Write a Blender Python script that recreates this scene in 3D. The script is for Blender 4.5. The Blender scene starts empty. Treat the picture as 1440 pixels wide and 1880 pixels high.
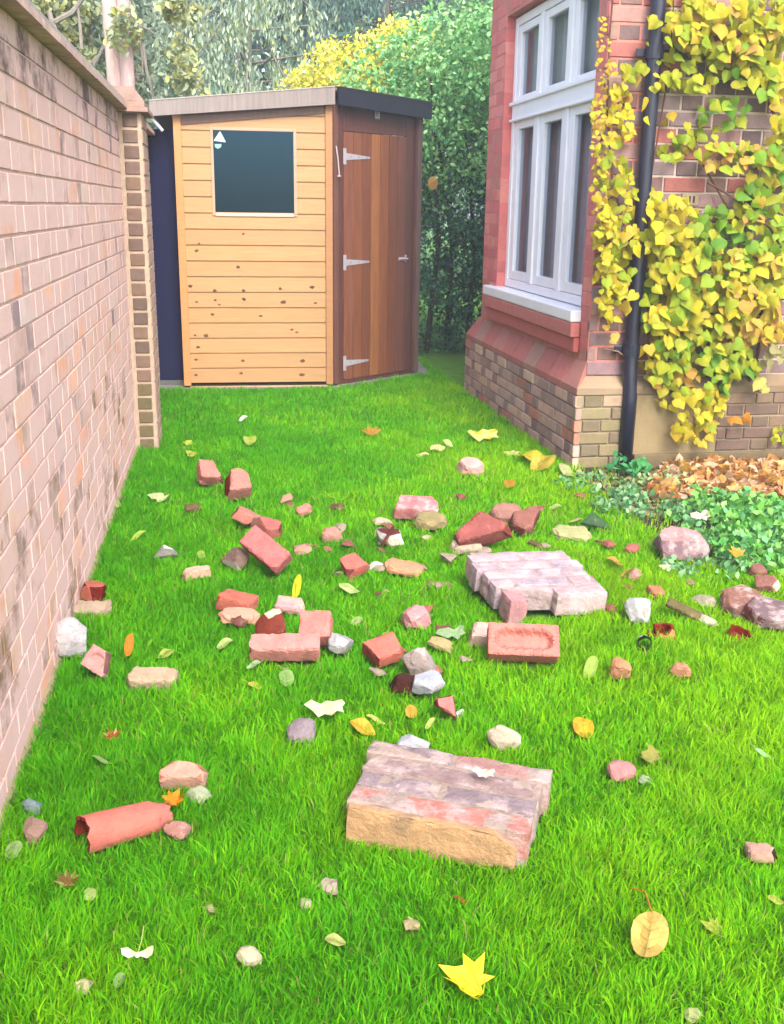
import bpy, bmesh, math, random
import numpy as np
from mathutils import Vector, Matrix, noise, Euler

# ------------------------------------------------------------------ camera, sky, sun, exposure
S = bpy.context.scene
COL = S.collection
F, PITCH, ROLL, CH = 1900.0, math.radians(16.4), math.radians(0.8), 1.3
fw = np.array([0, math.cos(PITCH), -math.sin(PITCH)])
_r = np.array([1., 0, 0]); _u = np.cross(_r, fw)
rt = _r*math.cos(ROLL) + _u*math.sin(ROLL); up = -_r*math.sin(ROLL) + _u*math.cos(ROLL)
cd = bpy.data.cameras.new("camera"); cam = bpy.data.objects.new("camera", cd); COL.objects.link(cam)
cd.sensor_fit = 'HORIZONTAL'; cd.sensor_width = 36; cd.lens = 36*F/1440; cd.clip_end = 500; cd.clip_start = 0.05
cam.matrix_world = Matrix(((rt[0], up[0], -fw[0], 0), (rt[1], up[1], -fw[1], 0), (rt[2], up[2], -fw[2], CH), (0, 0, 0, 1)))
S.camera = cam
S.view_settings.view_transform = 'Standard'; S.view_settings.look = 'None'
S.view_settings.exposure = 2.12; S.view_settings.gamma = 1
W = bpy.data.worlds.new("World"); S.world = W; W.use_nodes = True
wn = W.node_tree.nodes; wn.clear()
sky = wn.new('ShaderNodeTexSky'); sky.sky_type = 'NISHITA'; sky.sun_disc = False
SUN_EL, SUN_AZ = math.radians(46), math.radians(160)      # azimuth measured from +Y, clockwise
sky.sun_elevation = SUN_EL; sky.sun_rotation = SUN_AZ; sky.air_density = 1.0; sky.dust_density = 3.0
bg = wn.new('ShaderNodeBackground'); bg.inputs[1].default_value = 0.15
ow = wn.new('ShaderNodeOutputWorld')
W.node_tree.links.new(sky.outputs[0], bg.inputs[0]); W.node_tree.links.new(bg.outputs[0], ow.inputs[0])
sd = bpy.data.lights.new("sun", 'SUN'); so = bpy.data.objects.new("sun", sd); COL.objects.link(so)
sd.energy = 1.4; sd.angle = math.radians(26); sd.color = (1, .96, .9)
sdir = Vector((math.sin(SUN_AZ)*math.cos(SUN_EL), math.cos(SUN_AZ)*math.cos(SUN_EL), math.sin(SUN_EL)))
so.rotation_euler = sdir.to_track_quat('Z', 'Y').to_euler()
so.location = (0, 0, 8)

# ------------------------------------------------------------------ measuring helpers (photo survey)
C0 = np.array([0, 0, CH])
def ray(x, y): return fw*F + rt*(x-720) + up*(940-y)
def G(x, y, z=0.0):
    d = ray(x, y); return C0 + d*((z-CH)/d[2])
def AT(x, y, Y):
    d = ray(x, y); return C0 + d*(Y/d[1])
def proj(P):
    v = np.asarray(P, float) - C0; w = v@fw
    return 720 + F*(v@rt)/w, 940 - F*(v@up)/w
def PL(x, y, A, D):
    n = np.array([-D[1], D[0], 0]); d = ray(x, y); return C0 + d*((n@(A-C0))/(n@d))
def c(r, g, b, k=0.55):
    f = lambda v: ((v/255+.055)/1.055)**2.4 if v > 10 else v/255/12.92
    return (f(r)*k, f(g)*k, f(b)*k)
R = random.Random(7); NR = np.random.default_rng(11)

# ------------------------------------------------------------------ materials
def nd(nt, t, **kw):
    n = nt.nodes.new(t)
    for k, v in kw.items():
        if k in n.inputs: n.inputs[k].default_value = v
        else: setattr(n, k, v)
    return n
def vc(name, rough=.85, scale=30, lo=.75, hi=1.15, bump=.3, bscale=None, smear=None, samt=.45, sscale=9, trans=0, spec=.3, detail=6, stretch=None, dist=.01, coat=0):
    """surface whose base colour comes from the mesh attribute 'Col', broken up by noise"""
    m = bpy.data.materials.new(name); m.use_nodes = True; nt = m.node_tree; L = nt.links.new
    for n in list(nt.nodes): nt.nodes.remove(n)
    out = nd(nt, 'ShaderNodeOutputMaterial'); p = nd(nt, 'ShaderNodeBsdfPrincipled')
    p.inputs['Roughness'].default_value = rough; p.inputs['Specular IOR Level'].default_value = spec
    if coat: p.inputs['Coat Weight'].default_value = coat
    a = nd(nt, 'ShaderNodeAttribute'); a.attribute_name = 'Col'
    tc = nd(nt, 'ShaderNodeTexCoord'); vec = tc.outputs['Object']
    if stretch:
        mp = nd(nt, 'ShaderNodeMapping'); mp.inputs['Scale'].default_value = stretch
        L(vec, mp.inputs['Vector']); vec = mp.outputs['Vector']
    n1 = nd(nt, 'ShaderNodeTexNoise', Scale=scale, Detail=detail, Roughness=.65); L(vec, n1.inputs['Vector'])
    mr = nd(nt, 'ShaderNodeMapRange'); L(n1.outputs['Fac'], mr.inputs['Value'])
    mr.inputs['From Min'].default_value = .28; mr.inputs['From Max'].default_value = .72
    mr.inputs['To Min'].default_value = lo; mr.inputs['To Max'].default_value = hi
    mx = nd(nt, 'ShaderNodeVectorMath', operation='SCALE'); L(a.outputs['Color'], mx.inputs[0]); L(mr.outputs[0], mx.inputs['Scale'])
    colr = mx.outputs[0]
    if smear:
        n2 = nd(nt, 'ShaderNodeTexNoise', Scale=sscale, Detail=7, Roughness=.7); L(vec, n2.inputs['Vector'])
        cr = nd(nt, 'ShaderNodeMapRange'); L(n2.outputs['Fac'], cr.inputs['Value'])
        cr.inputs['From Min'].default_value = 1-samt-.06; cr.inputs['From Max'].default_value = 1-samt+.08
        m2 = nd(nt, 'ShaderNodeMix', data_type='RGBA'); L(cr.outputs[0], m2.inputs[0]); L(colr, m2.inputs[6])
        m2.inputs[7].default_value = (*smear, 1); colr = m2.outputs[2]
    L(colr, p.inputs['Base Color'])
    if bump:
        n3 = nd(nt, 'ShaderNodeTexNoise', Scale=bscale or scale*2.2, Detail=8, Roughness=.7); L(vec, n3.inputs['Vector'])
        b = nd(nt, 'ShaderNodeBump', Strength=bump, Distance=dist); L(n3.outputs['Fac'], b.inputs['Height']); L(b.outputs[0], p.inputs['Normal'])
    if trans:
        t = nd(nt, 'ShaderNodeBsdfTranslucent'); L(colr, t.inputs['Color'])
        ms = nd(nt, 'ShaderNodeMixShader'); ms.inputs[0].default_value = trans
        L(p.outputs[0], ms.inputs[1]); L(t.outputs[0], ms.inputs[2]); L(ms.outputs[0], out.inputs[0])
    else: L(p.outputs[0], out.inputs[0])
    return m
M = dict(
    wallbrick=vc('old_wall_brick', .95, 14, .84, 1.1, .35, 70, smear=c(228, 188, 178, .78), samt=.55, sscale=4.5, spec=.1),
    housebrick=vc('house_brick', .9, 26, .8, 1.12, .4, 110),
    redbrick=vc('rubbed_red_brick', .85, 20, .88, 1.1, .25, 90),
    mortar=vc('lime_mortar', .95, 30, .8, 1.12, .5, 120),
    coping=vc('weathered_coping', .9, 12, .7, 1.2, .5, 60),
    render=vc('old_render', .93, 6, .78, 1.12, .4, 60),
    wood=vc('pine_board', .6, 5, .86, 1.08, .12, 40, stretch=(1, 1, 12), spec=.35),
    woodv=vc('stained_board', .45, 5, .72, 1.25, .12, 40, stretch=(9, 9, .7), spec=.4),
    paint=vc('white_gloss_paint', .35, 8, .95, 1.03, .03, 60, spec=.5),
    darkmetal=vc('black_paint', .35, 10, .8, 1.2, .05, 60, spec=.5),
    metal=vc('galvanised_metal', .4, 40, .85, 1.1, .1, 90, spec=.5),
    felt=vc('roofing_felt', .9, 40, .7, 1.2, .5, 200),
    chip=vc('broken_brick', .95, 22, .74, 1.16, .8, 90, smear=c(196, 146, 124, .45), samt=.36, sscale=18, dist=.008, spec=.12, detail=9),
    chipm=vc('mortar_smeared_brick', .95, 22, .72, 1.18, .8, 80, smear=c(206, 184, 178, .56), samt=.46, sscale=16, dist=.008, spec=.12, detail=9),
    mchunk=vc('mortar_lump', .96, 20, .72, 1.12, .9, 60, smear=c(176, 150, 124, .42), samt=.38, sscale=14, dist=.01, spec=.1, detail=9),
    leaf=vc('autumn_leaf', .55, 38, .72, 1.12, .4, 60, trans=.35, spec=.25),
    vine=vc('vine_leaf', .55, 16, .72, 1.14, .3, 40, trans=.45, spec=.22),
    foliage=vc('tree_foliage', .5, 3, .7, 1.2, 0, trans=.25, spec=.35),
    grass=vc('grass_blades', .75, 2.2, .85, 1.12, 0, trans=.5, spec=.08, detail=3),
    bark=vc('bark', .95, 14, .6, 1.25, .8, 30, stretch=(1, 1, .25)),
    soil=vc('soil', .98, 12, .55, 1.2, .8, 40, dist=.03),
    cloth=vc('net_curtain', .9, 30, .85, 1.1, .1),
)
def glass(name, tint, base, fac, rough=.03, ior=1.5):
    m = bpy.data.materials.new(name); m.use_nodes = True; nt = m.node_tree; L = nt.links.new
    for n in list(nt.nodes): nt.nodes.remove(n)
    out = nd(nt, 'ShaderNodeOutputMaterial'); g = nd(nt, 'ShaderNodeBsdfGlossy'); g.inputs['Roughness'].default_value = rough
    g.inputs['Color'].default_value = (*base, 1)
    t = nd(nt, 'ShaderNodeBsdfTransparent'); t.inputs['Color'].default_value = (*tint, 1)
    lw = nd(nt, 'ShaderNodeLayerWeight', Blend=.5); fr = nd(nt, 'ShaderNodeMath', operation='POWER'); L(lw.outputs['Facing'], fr.inputs[0]); fr.inputs[1].default_value = 4; mr = nd(nt, 'ShaderNodeMapRange'); L(fr.outputs[0], mr.inputs[0])
    mr.inputs['To Min'].default_value = fac; mr.inputs['To Max'].default_value = .7
    ms = nd(nt, 'ShaderNodeMixShader'); L(mr.outputs[0], ms.inputs[0]); L(t.outputs[0], ms.inputs[1]); L(g.outputs[0], ms.inputs[2])
    L(ms.outputs[0], out.inputs[0]); return m
M['glass'] = glass('window_glass', (.85, .88, .9), (.5, .56, .66), .05, .08, 1.16)
M['acrylic'] = glass('tinted_acrylic', (.05, .16, .30), (.10, .28, .46), .10, .14)

# ------------------------------------------------------------------ mesh builder
class MB:
    def __init__(s): s.v = []; s.f = []; s.c = []
    def quad(s, a, b, cc, d, col):
        i = len(s.v); s.v += [tuple(a), tuple(b), tuple(cc), tuple(d)]; s.f.append((i, i+1, i+2, i+3)); s.c.append(col)
    def poly(s, pts, col):
        i = len(s.v); s.v += [tuple(p) for p in pts]; s.f.append(tuple(range(i, i+len(pts)))); s.c.append(col)
    def hexa(s, p, col):     # 8 points: bottom 4, top 4
        i = len(s.v); s.v += [tuple(q) for q in p]
        for f in ((0, 3, 2, 1), (4, 5, 6, 7), (0, 1, 5, 4), (1, 2, 6, 5), (2, 3, 7, 6), (3, 0, 4, 7)):
            s.f.append(tuple(i+k for k in f)); s.c.append(col)
    def box(s, O, X, Y, Z, col, bev=0.0):
        """box from corner O spanned by three vectors; bev insets all edges a little (worn arris)"""
        O, X, Y, Z = (np.asarray(a, float) for a in (O, X, Y, Z))
        if not bev:
            s.hexa([O, O+X, O+X+Y, O+Y, O+Z, O+X+Z, O+X+Y+Z, O+Y+Z], col); return
        bm = bmesh.new(); vs = [bm.verts.new(q) for q in (O, O+X, O+X+Y, O+Y, O+Z, O+X+Z, O+X+Y+Z, O+Y+Z)]
        for f in ((0, 3, 2, 1), (4, 5, 6, 7), (0, 1, 5, 4), (1, 2, 6, 5), (2, 3, 7, 6), (3, 0, 4, 7)): bm.faces.new([vs[k] for k in f])
        bmesh.ops.recalc_face_normals(bm, faces=bm.faces)
        bmesh.ops.bevel(bm, geom=bm.edges[:], offset=bev, segments=2, profile=.5, affect='EDGES')
        s.addbm(bm, lambda f: col); bm.free()
    def addbm(s, bm, cf):
        i = len(s.v); bm.verts.ensure_lookup_table(); bm.verts.index_update()
        s.v += [tuple(v.co) for v in bm.verts]
        for f in bm.faces: s.f.append(tuple(i+v.index for v in f.verts)); s.c.append(cf(f))
    def tube(s, pts, rad, col, n=8, cap=True):
        pts = [Vector(p) for p in pts]; rad = rad if isinstance(rad, (list, tuple)) else [rad]*len(pts)
        base = len(s.v)
        for k, p in enumerate(pts):
            t = (pts[min(k+1, len(pts)-1)] - pts[max(k-1, 0)]).normalized()
            a = t.orthogonal().normalized() if k == 0 else (pa - t*pa.dot(t)).normalized()
            pa = a; b = t.cross(a)
            for j in range(n):
                w = 2*math.pi*j/n; s.v.append(tuple(p + (a*math.cos(w)+b*math.sin(w))*rad[k]))
        for k in range(len(pts)-1):
            for j in range(n):
                s.f.append((base+k*n+j, base+k*n+(j+1) % n, base+(k+1)*n+(j+1) % n, base+(k+1)*n+j)); s.c.append(col)
        if cap:
            s.f.append(tuple(base+j for j in range(n))[::-1]); s.c.append(col)
            e = base+(len(pts)-1)*n; s.f.append(tuple(e+j for j in range(n))); s.c.append(col)
    def build(s, name, mat, parent=None, loc=None, smooth=False):
        me = bpy.data.meshes.new(name); o = bpy.data.objects.new(name, me); COL.objects.link(o)
        org = np.array(loc if loc is not None else (parent['_o'] if parent else (0, 0, 0)), float)
        v = np.array(s.v, float) - org
        me.from_pydata(v.tolist(), [], s.f)
        at = me.color_attributes.new('Col', 'FLOAT_COLOR', 'CORNER')
        n = np.fromiter((len(f) for f in s.f), int, len(s.f))
        ca = np.repeat(np.array([(*x[:3], 1.0) for x in s.c], np.float32), n, axis=0)
        at.data.foreach_set('color', ca.ravel())
        me.materials.append(mat)
        if smooth: me.polygons.foreach_set('use_smooth', [True]*len(s.f))
        if parent: o.parent = parent
        else: o.location = org
        ORG[o.name] = org
        o['_o'] = [float(q) for q in org]
        return o
ORG = {}
def np_mesh(name, V, Fq, C, mat, parent=None, loc=(0, 0, 0)):
    """fast path: V (n,3), Fq list of (faces array (m,k)), C per face colours list matching"""
    me = bpy.data.meshes.new(name); o = bpy.data.objects.new(name, me); COL.objects.link(o)
    org = np.array(parent['_o'] if parent else loc, float)
    me.vertices.add(len(V)); me.vertices.foreach_set('co', (V-org).astype(np.float32).ravel())
    lv = np.concatenate([f.ravel() for f in Fq]); sizes = np.concatenate([np.full(len(f), f.shape[1]) for f in Fq])
    me.loops.add(len(lv)); me.loops.foreach_set('vertex_index', lv.astype(np.int32))
    me.polygons.add(len(sizes)); st = np.concatenate([[0], np.cumsum(sizes)[:-1]])
    me.polygons.foreach_set('loop_start', st.astype(np.int32)); me.polygons.foreach_set('loop_total', sizes.astype(np.int32))
    me.update(calc_edges=True)
    at = me.color_attributes.new('Col', 'FLOAT_COLOR', 'CORNER')
    cc = np.concatenate(C); cc = np.concatenate([cc, np.ones((len(cc), 1))], 1)
    at.data.foreach_set('color', np.repeat(cc, sizes, axis=0).astype(np.float32).ravel())
    me.materials.append(mat)
    if parent: o.parent = parent
    else: o.location = org
    o['_o'] = [float(q) for q in org]
    return o
def tag(o, label=None, cat=None, group=None, kind=None):
    if label: o['label'] = label
    if cat: o['category'] = cat
    if group: o['group'] = group
    if kind: o['kind'] = kind
    return o
def thing(name, label, cat, loc, group=None):
    o = bpy.data.objects.new(name, None); COL.objects.link(o); o.location = [float(q) for q in loc]; o.empty_display_size = .1
    o['_o'] = [float(q) for q in loc]
    return tag(o, label, cat, group)
Zv = np.array([0, 0, 1.])
def unit(a): a = np.asarray(a, float); return a/np.linalg.norm(a)

# ------------------------------------------------------------------ survey of the place
WA, WB = G(15, 1470), G(250, 830); WD = unit(WB-WA); WN = np.array([WD[1], -WD[0], 0])      # garden wall face, normal to the right
SC, SD, SE = G(342, 715), G(610, 712), G(762, 688)                                            # shed corners
HF, HK = G(852, 717), G(1050, 862); AX = unit(HF-HK); BX = np.array([AX[1], -AX[0], 0])       # house: AX along the side, BX along the front
HW = HK + BX*.07 + AX*.07                                                                     # wall face corner above the plinth

# ------------------------------------------------------------------ ground, soil
g = MB(); n = 1
g.quad((-60, -20, 0), (60, -20, 0), (60, 100, 0), (-60, 100, 0), c(110, 170, 20, .5))
tag(g.build('ground', M['soil']), kind='structure')
BED = [G(1052, 868), G(1120, 925), G(1210, 985), G(1300, 1030), G(1440, 1052), np.array([3.6, 3.6, 0]), HK+BX*3.5, HK+BX*.1]
b = MB(); b.poly([p*[1, 1, 0]+[0, 0, .004] for p in BED], c(88, 70, 55, .5))
tag(b.build('soil_bed', M['soil']), kind='structure')
def inpoly(px, py, poly):
    ins = np.zeros(px.shape, bool); n = len(poly)
    for i in range(n):
        x1, y1 = poly[i][:2]; x2, y2 = poly[(i+1) % n][:2]
        cnd = ((y1 > py) != (y2 > py)) & (px < (x2-x1)*(py-y1)/((y2-y1)+1e-12)+x1); ins ^= cnd
    return ins

# ------------------------------------------------------------------ brickwork
def jit(col, a=.06):
    k = 1+R.uniform(-a, a); return tuple(max(0, x*k*(1+R.uniform(-a*.4, a*.4))) for x in col)
def brickwork(mb, O, U, N, w, z0, z1, pal, hpal=None, course=.075, bl=.225, proud=.006, joint=.010, holes=(), flemish=True, depth=.02, jitter=.0015, start=0, ang=.0, tonal=0, edge=1.0):
    """courses of single bricks on a face: O corner, U along, N outward, bricks stand proud of the mortar"""
    nr = int(round((z1-z0)/course)); course = (z1-z0)/nr
    hd = bl/2; period = bl+hd if flemish else bl
    for r in range(nr):
        za, zb = z0+r*course+joint/2, z0+(r+1)*course-joint/2
        u = -((r+start) % 2)*(period/2 if flemish else bl/2) - (R.random()*.01)
        k = 0
        while u < w:
            ln = (bl if k % 2 == 0 else hd) if flemish else bl
            ishead = flemish and k % 2 == 1
            a, bb = max(u+joint/2, 0), min(u+ln-joint/2, w); u += ln; k += 1
            if bb-a < .02: continue
            segs = [(a, bb)]
            for (h0, h1, g0, g1) in holes:
                if zb > g0+.01 and za < g1-.01:
                    ns = []
                    for (p, q) in segs:
                        if q <= h0 or p >= h1: ns.append((p, q))
                        else:
                            if h0-p > .02: ns.append((p, h0-joint*.3))
                            if q-h1 > .02: ns.append((h1+joint*.3, q))
                    segs = ns
            for (p, q) in segs:
                colr = jit(R.choice((hpal if ishead and hpal else pal)), .07)
                if tonal and r >= nr-1-(R.random() < .6): colr = jit(c(150, 124, 122, .55), .12)  # topmost courses take a darker grey-brown tone
                elif tonal and r < 8 and R.random() < .25: colr = jit(c(168, 142, 122, .6), .1)
                if tonal:
                    pn = noise.noise(Vector((u*.9, za*1.6, 2.2)))*1.6 - (za-.8)*.35; pn = min(1, max(0, .5+pn)); colr = tuple(x*((1-pn)+pn*m) for x, m in zip(colr, (1.0, .90, .74)))
                pr = proud + R.uniform(-jitter, jitter)*(1.2 if tonal else 2)
                dz0, dz1 = R.uniform(-jitter, jitter), R.uniform(-jitter, jitter)
                e = (.0025 + R.random()*.002)*edge
                A = O + U*p - N*depth; 
                back = [A+Zv*(za+dz0), O+U*q-N*depth+Zv*(za+dz1), O+U*q-N*depth+Zv*(zb+dz1), A+Zv*(zb+dz0)]
                mid = [x+N*(depth+pr-e) for x in back]
                fr = [O+U*(p+e)+N*pr+Zv*(za+dz0+e), O+U*(q-e)+N*pr+Zv*(za+dz1+e), O+U*(q-e)+N*pr+Zv*(zb+dz1-e), O+U*(p+e)+N*pr+Zv*(zb+dz0-e)]
                i = len(mb.v); mb.v += [tuple(x) for x in back+mid+fr]
                for f in ((0, 1, 5, 4), (1, 2, 6, 5), (2, 3, 7, 6), (3, 0, 4, 7), (4, 5, 9, 8), (5, 6, 10, 9), (6, 7, 11, 10), (7, 4, 8, 11), (8, 9, 10, 11)):
                    mb.f.append(tuple(i+x for x in f)); mb.c.append(colr)

# ---- garden wall
P_W = [c(228, 184, 172, .84), c(222, 178, 170, .84), c(234, 172, 146, .84), c(214, 182, 178, .84), c(220, 192, 180, .84), c(238, 178, 152, .84), c(212, 174, 164, .84)]
P_H = [c(184, 156, 154, .7), c(198, 168, 162, .74), c(172, 148, 150, .66), c(212, 180, 170, .8), c(220, 184, 172, .82)]
MORT = c(226, 188, 172, .74)
wall = thing('garden_wall', 'long pinkish old brick garden wall along the left of the lawn', 'wall', WA)
W0 = WA - WD*2.6; WL = float(np.linalg.norm((WB-W0)[:2])); WTOP = 1.755
mb = MB(); mb.box(W0-WN*.23, WD*(WL+3.2), WN*.2295, Zv*WTOP, MORT); mb.build('mortar_core', M['mortar'], wall)
mb = MB(); brickwork(mb, W0, WD, WN, WL+3.1, .0, WTOP, P_W, P_H, proud=.0032, jitter=.0006, joint=.008, tonal=1, edge=.35)
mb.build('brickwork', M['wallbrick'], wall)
mb = MB(); CB = c(150, 132, 120); CT = c(196, 184, 174, .66)
x = 0
while x < WL+3.1:       # projecting creasing tiles, then a sloped saddle coping in lengths
    l = .30; mb.box(W0+WD*x-WN*.27+Zv*(WTOP+R.uniform(0, .002)), WD*(l-.006), WN*.325, Zv*.022, jit(c(218, 184, 170, .7), .08)); x += l
x = 0
while x < WL+3.1:
    l = .45; o = W0+WD*(x+.003)+Zv*(WTOP+.024); L = WD*(l-.006); k = R.uniform(0, .003)
    p = [o+WN*.035, o-WN*.25, o-WN*.25+Zv*.04, o-WN*.14+Zv*(.125+k), o+WN*.035+Zv*.03]
    q = [a+L for a in p]; colr = jit(CT, .08)
    mb.poly(p, colr); mb.poly(q[::-1], colr)
    for i in range(5): j = (i+1) % 5; mb.quad(p[i], q[i], q[j], p[j], colr)
    x += l
mb.build('coping', M['coping'], wall)
# pier of header bricks at the end of the wall
PO = WB + WD*.02; PW = .115; PD = .33; PH = 1.74
FN = -WD
mb = MB(); mb.box(PO+WN*.001, WN*PW, WD*PD, Zv*PH, c(216, 190, 166)); mb.build('pier_core', M['mortar'], wall)
mb = MB()
for r in range(23):
    z = .0+r*.0757+.006
    colr = jit(R.choice([c(128, 104, 92), c(138, 112, 100), c(122, 104, 90), c(146, 118, 100)]) if z > .35 else c(128, 112, 80), .08)
    mb.box(PO+WN*.024+FN*.006+Zv*z+WN*R.uniform(-.003, .003), WN*(PW-.042), -FN*.03, Zv*.062, colr, .004)
    for k in range(2): mb.box(PO+WN*(PW-.018)+WD*(.012+k*.16)+Zv*z, WN*.024, WD*.145, Zv*.064, jit(c(206, 170, 150), .08), .003)
mb.build('pier_brickwork', M['housebrick'], wall)
mb = MB(); mb.box(PO-WN*.09-WD*.045+Zv*PH, WN*(PW+.13), WD*(PD+.08), Zv*.022, c(196, 160, 145), .003)
o = PO-WN*.075-WD*.03+Zv*(PH+.024)
a, b2 = WN*(PW+.10), WD*(PD+.05)
cc0 = o+a*.5+b2*.5+Zv*.13
p = [o, o+a, o+a+b2, o+b2]; q = [o+Zv*.03+a*.02+b2*.02, o+a*.98+b2*.02+Zv*.03, o+a*.98+b2*.98+Zv*.03, o+a*.02+b2*.98+Zv*.03]
t = [o+a*.15+b2*.25+Zv*.105, o+a*.72+b2*.25+Zv*.105, o+a*.72+b2*.8+Zv*.105, o+a*.15+b2*.8+Zv*.105]
mb.hexa(p+q, c(176, 142, 126)); mb.hexa([x+Zv*.0005 for x in q]+t, c(170, 136, 120))
mb.build('pier_cap', M['coping'], wall)
# mossy footing of the wall
mb = MB(); mb.hexa([W0, W0+WN*.02, W0+WN*.015+WD*WL, W0+WD*WL, W0+Zv*.03, W0+WN*.009+Zv*.02, W0+WN*.009+WD*WL+Zv*.02, W0+WD*WL+Zv*.03], c(176, 160, 116, .6))
mb.build('footing', M['mortar'], wall)

# ---- dark board added for the shade in the gap behind the pier
q0 = SC - unit(SD-SC)*.02 + unit(SD-SC)[[1, 0, 2]]*[-1, 1, 0]*.12
tb = thing('gap_dark_backing', 'tall dark navy board added to darken the gap between wall pier and shed', 'backing', q0)
mb = MB(); dd = unit(SD-SC)
mb.box(q0-dd*.42, dd*.48, np.array([-dd[1], dd[0], 0])*.02, Zv*1.80, c(14, 24, 84, .4), .003); mb.build('added_dark_panel', M['felt'], tb)
mb = MB(); mb.box(q0-dd*.42-np.array([-dd[1], dd[0], 0])*.012, dd*.48, np.array([-dd[1], dd[0], 0])*.011, Zv*.05, c(120, 122, 120), .002); mb.build('added_kick_strip', M['coping'], tb)

# ------------------------------------------------------------------ shed
S1 = unit(SD-SC); S2 = unit(SE-SD); W1 = float(np.linalg.norm(SD-SC)); W2 = float(np.linalg.norm(SE-SD))
N1 = np.array([S1[1], -S1[0], 0]); N2 = np.array([S2[1], -S2[0], 0]); BK = -N1
SF = SE + BK*.75; SG = SC + BK*1.45
shed = thing('corner_shed', 'small wooden corner shed with a blank dark window and an angled brown door', 'shed', SC)
# roof plane through three measured corners
ra, rb_, rc = SC+Zv*1.955, SD+Zv*2.06, SE+Zv*2.035
rn = np.cross(rb_-ra, rc-ra); rn = rn/rn[2]
rz = lambda P: ra[2] - (rn[0]*(P[0]-ra[0]) + rn[1]*(P[1]-ra[1]))
HON = c(222, 174, 120, .5); ORW = c(176, 112, 80, .45); DRW = c(116, 68, 58, .45)
mb = MB(); cm = c(60, 44, 34)
ft = .035
wu0, wu1, wz0, wz1 = .253, .808, 1.249, 1.794
wt = 1.86
# window side: shiplap boards, front with hole
hb = .109
z = .05; r = 0
while z < wt+.08:
    zt = min(z+hb-.004, wt+.09)
    segs = [(.0, W1)]
    if zt > wz0+.02 and z < wz1-.02: segs = [(0, wu0), (wu1, W1)]
    for (p, q) in segs:
        if z < wz0 < zt and False: pass
        O_ = SC+S1*p+Zv*z
        colr = jit(HON, .05)
        # lapped profile: lower edge proud with a groove above
        A0 = [O_-N1*.012, O_+S1*(q-p)-N1*.012, O_+S1*(q-p)+N1*.006, O_+N1*.006]
        tz = Zv*(zt-z-.006); A1 = [x+tz for x in A0]
        mb.hexa([A0[3], A0[2], A0[1], A0[0], A1[3], A1[2], A1[1], A1[0]], colr)
        B0 = [A1[3]+N1*(-.0075), A1[2]+N1*(-.0075), A1[1], A1[0]]
        mb.hexa(B0+[x+Zv*.0135 for x in B0], jit(c(208, 156, 100, .5), .05))
    z += hb; r += 1
# knots in the boards
for (kx, ky) in ((355, 525), (398, 533), (452, 533), (512, 530), (573, 527), (356, 554), (398, 551), (399, 559), (453, 549), (515, 554), (576, 556), (363, 615), (382, 616), (363, 637), (362, 660), (440, 662), (557, 662), (364, 688), (440, 685), (558, 688), (443, 429), (366, 447), (365, 460), (442, 490), (548, 610), (535, 605), (480, 580), (388, 577)):
    P = PL(kx+R.uniform(-6, 6), ky, SC, S1)+N1*.0068; m_ = []; kr = R.uniform(.006, .012)
    for k in range(9):
        w = 2*math.pi*k/9; m_.append(P+S1*math.cos(w)*kr*1.6*R.uniform(.6, 1.4)+Zv*math.sin(w)*kr*R.uniform(.7, 1.3))
    mb.poly(m_, jit(c(124, 76, 42, .42), .3))
mb.build('board_wall', M['wood'], shed)
# posts
mb = MB()
mb.box(SC-S1*.012-N1*.02+Zv*.03, S1*.052, N1*.042, Zv*1.86, c(222, 160, 100, .55), .003)
mb.build('corner_post', M['wood'], shed)
mb = MB(); mb.box(SD-S1*.044-N1*.02+Zv*.03, S1*.05, N1*.045, Zv*1.97, c(206, 150, 98, .5), .003); mb.build('corner_post', M['wood'], shed)
mb = MB(); mb.box(SD+S2*.004+Zv*.03-N2*.01, S2*.045, N2*.03, Zv*1.97, c(140, 92, 78, .42), .003); mb.build('corner_post', M['woodv'], shed)
mb = MB(); mb.box(SE-S2*.045-N2*.02+Zv*.03, S2*.05, N2*.05, Zv*1.95, c(132, 98, 90, .42), .003); mb.build('corner_post', M['woodv'], shed)
# hidden side and back walls
mb = MB()
for a, b2 in ((SE, SF), (SF, SG), (SG, SC)):
    h = 1.8; d_ = unit(b2-a); mb.box(a+Zv*.03, b2-a, np.array([-d_[1], d_[0], 0])*.015, Zv*h, HON)
mb.build('rear_wall', M['wood'], shed)
mb = MB(); mb.poly([p+Zv*.031 for p in (SC, SD, SE, SF, SG)], c(120, 90, 60)); mb.build('floor_panel', M['wood'], shed)
# window
wf = MB(); wo = SC+S1*wu0
fc = c(206, 176, 148, .55)
for (u0, u1, z0, z1, cl) in ((-.018, .002, wz0-.02, wz1+.02, fc), (wu1-wu0-.002, wu1-wu0+.02, wz0-.02, wz1+.02, fc), (.003, wu1-wu0-.003, wz0-.024, wz0, c(222, 202, 184, .55)), (.003, wu1-wu0-.003, wz1, wz1+.02, fc)):
    wf.box(wo+S1*u0+Zv*z0-N1*.02, S1*(u1-u0), N1*.034, Zv*(z1-z0), cl, .002)
wfo = wf.build('window_frame', M['wood'], shed)
mb = MB(); mb.box(wo+Zv*wz0-N1*.006, S1*(wu1-wu0), N1*.004, Zv*(wz1-wz0), (.01, .03, .05)); pane = mb.build('pane', M['acrylic'], wfo)
P = lambda x, y: PL(x, y, SC-N1*.001, S1)
mb = MB(); mb.poly([P(392.5, 258), P(415, 261), P(404, 239.5)], c(205, 225, 240, .6))
mb.poly([P(394, 264), P(407, 264), P(406, 270), P(400, 273), P(395, 270)], c(150, 190, 190, .6))
mb.build('sticker', M['paint'], wfo)
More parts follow.
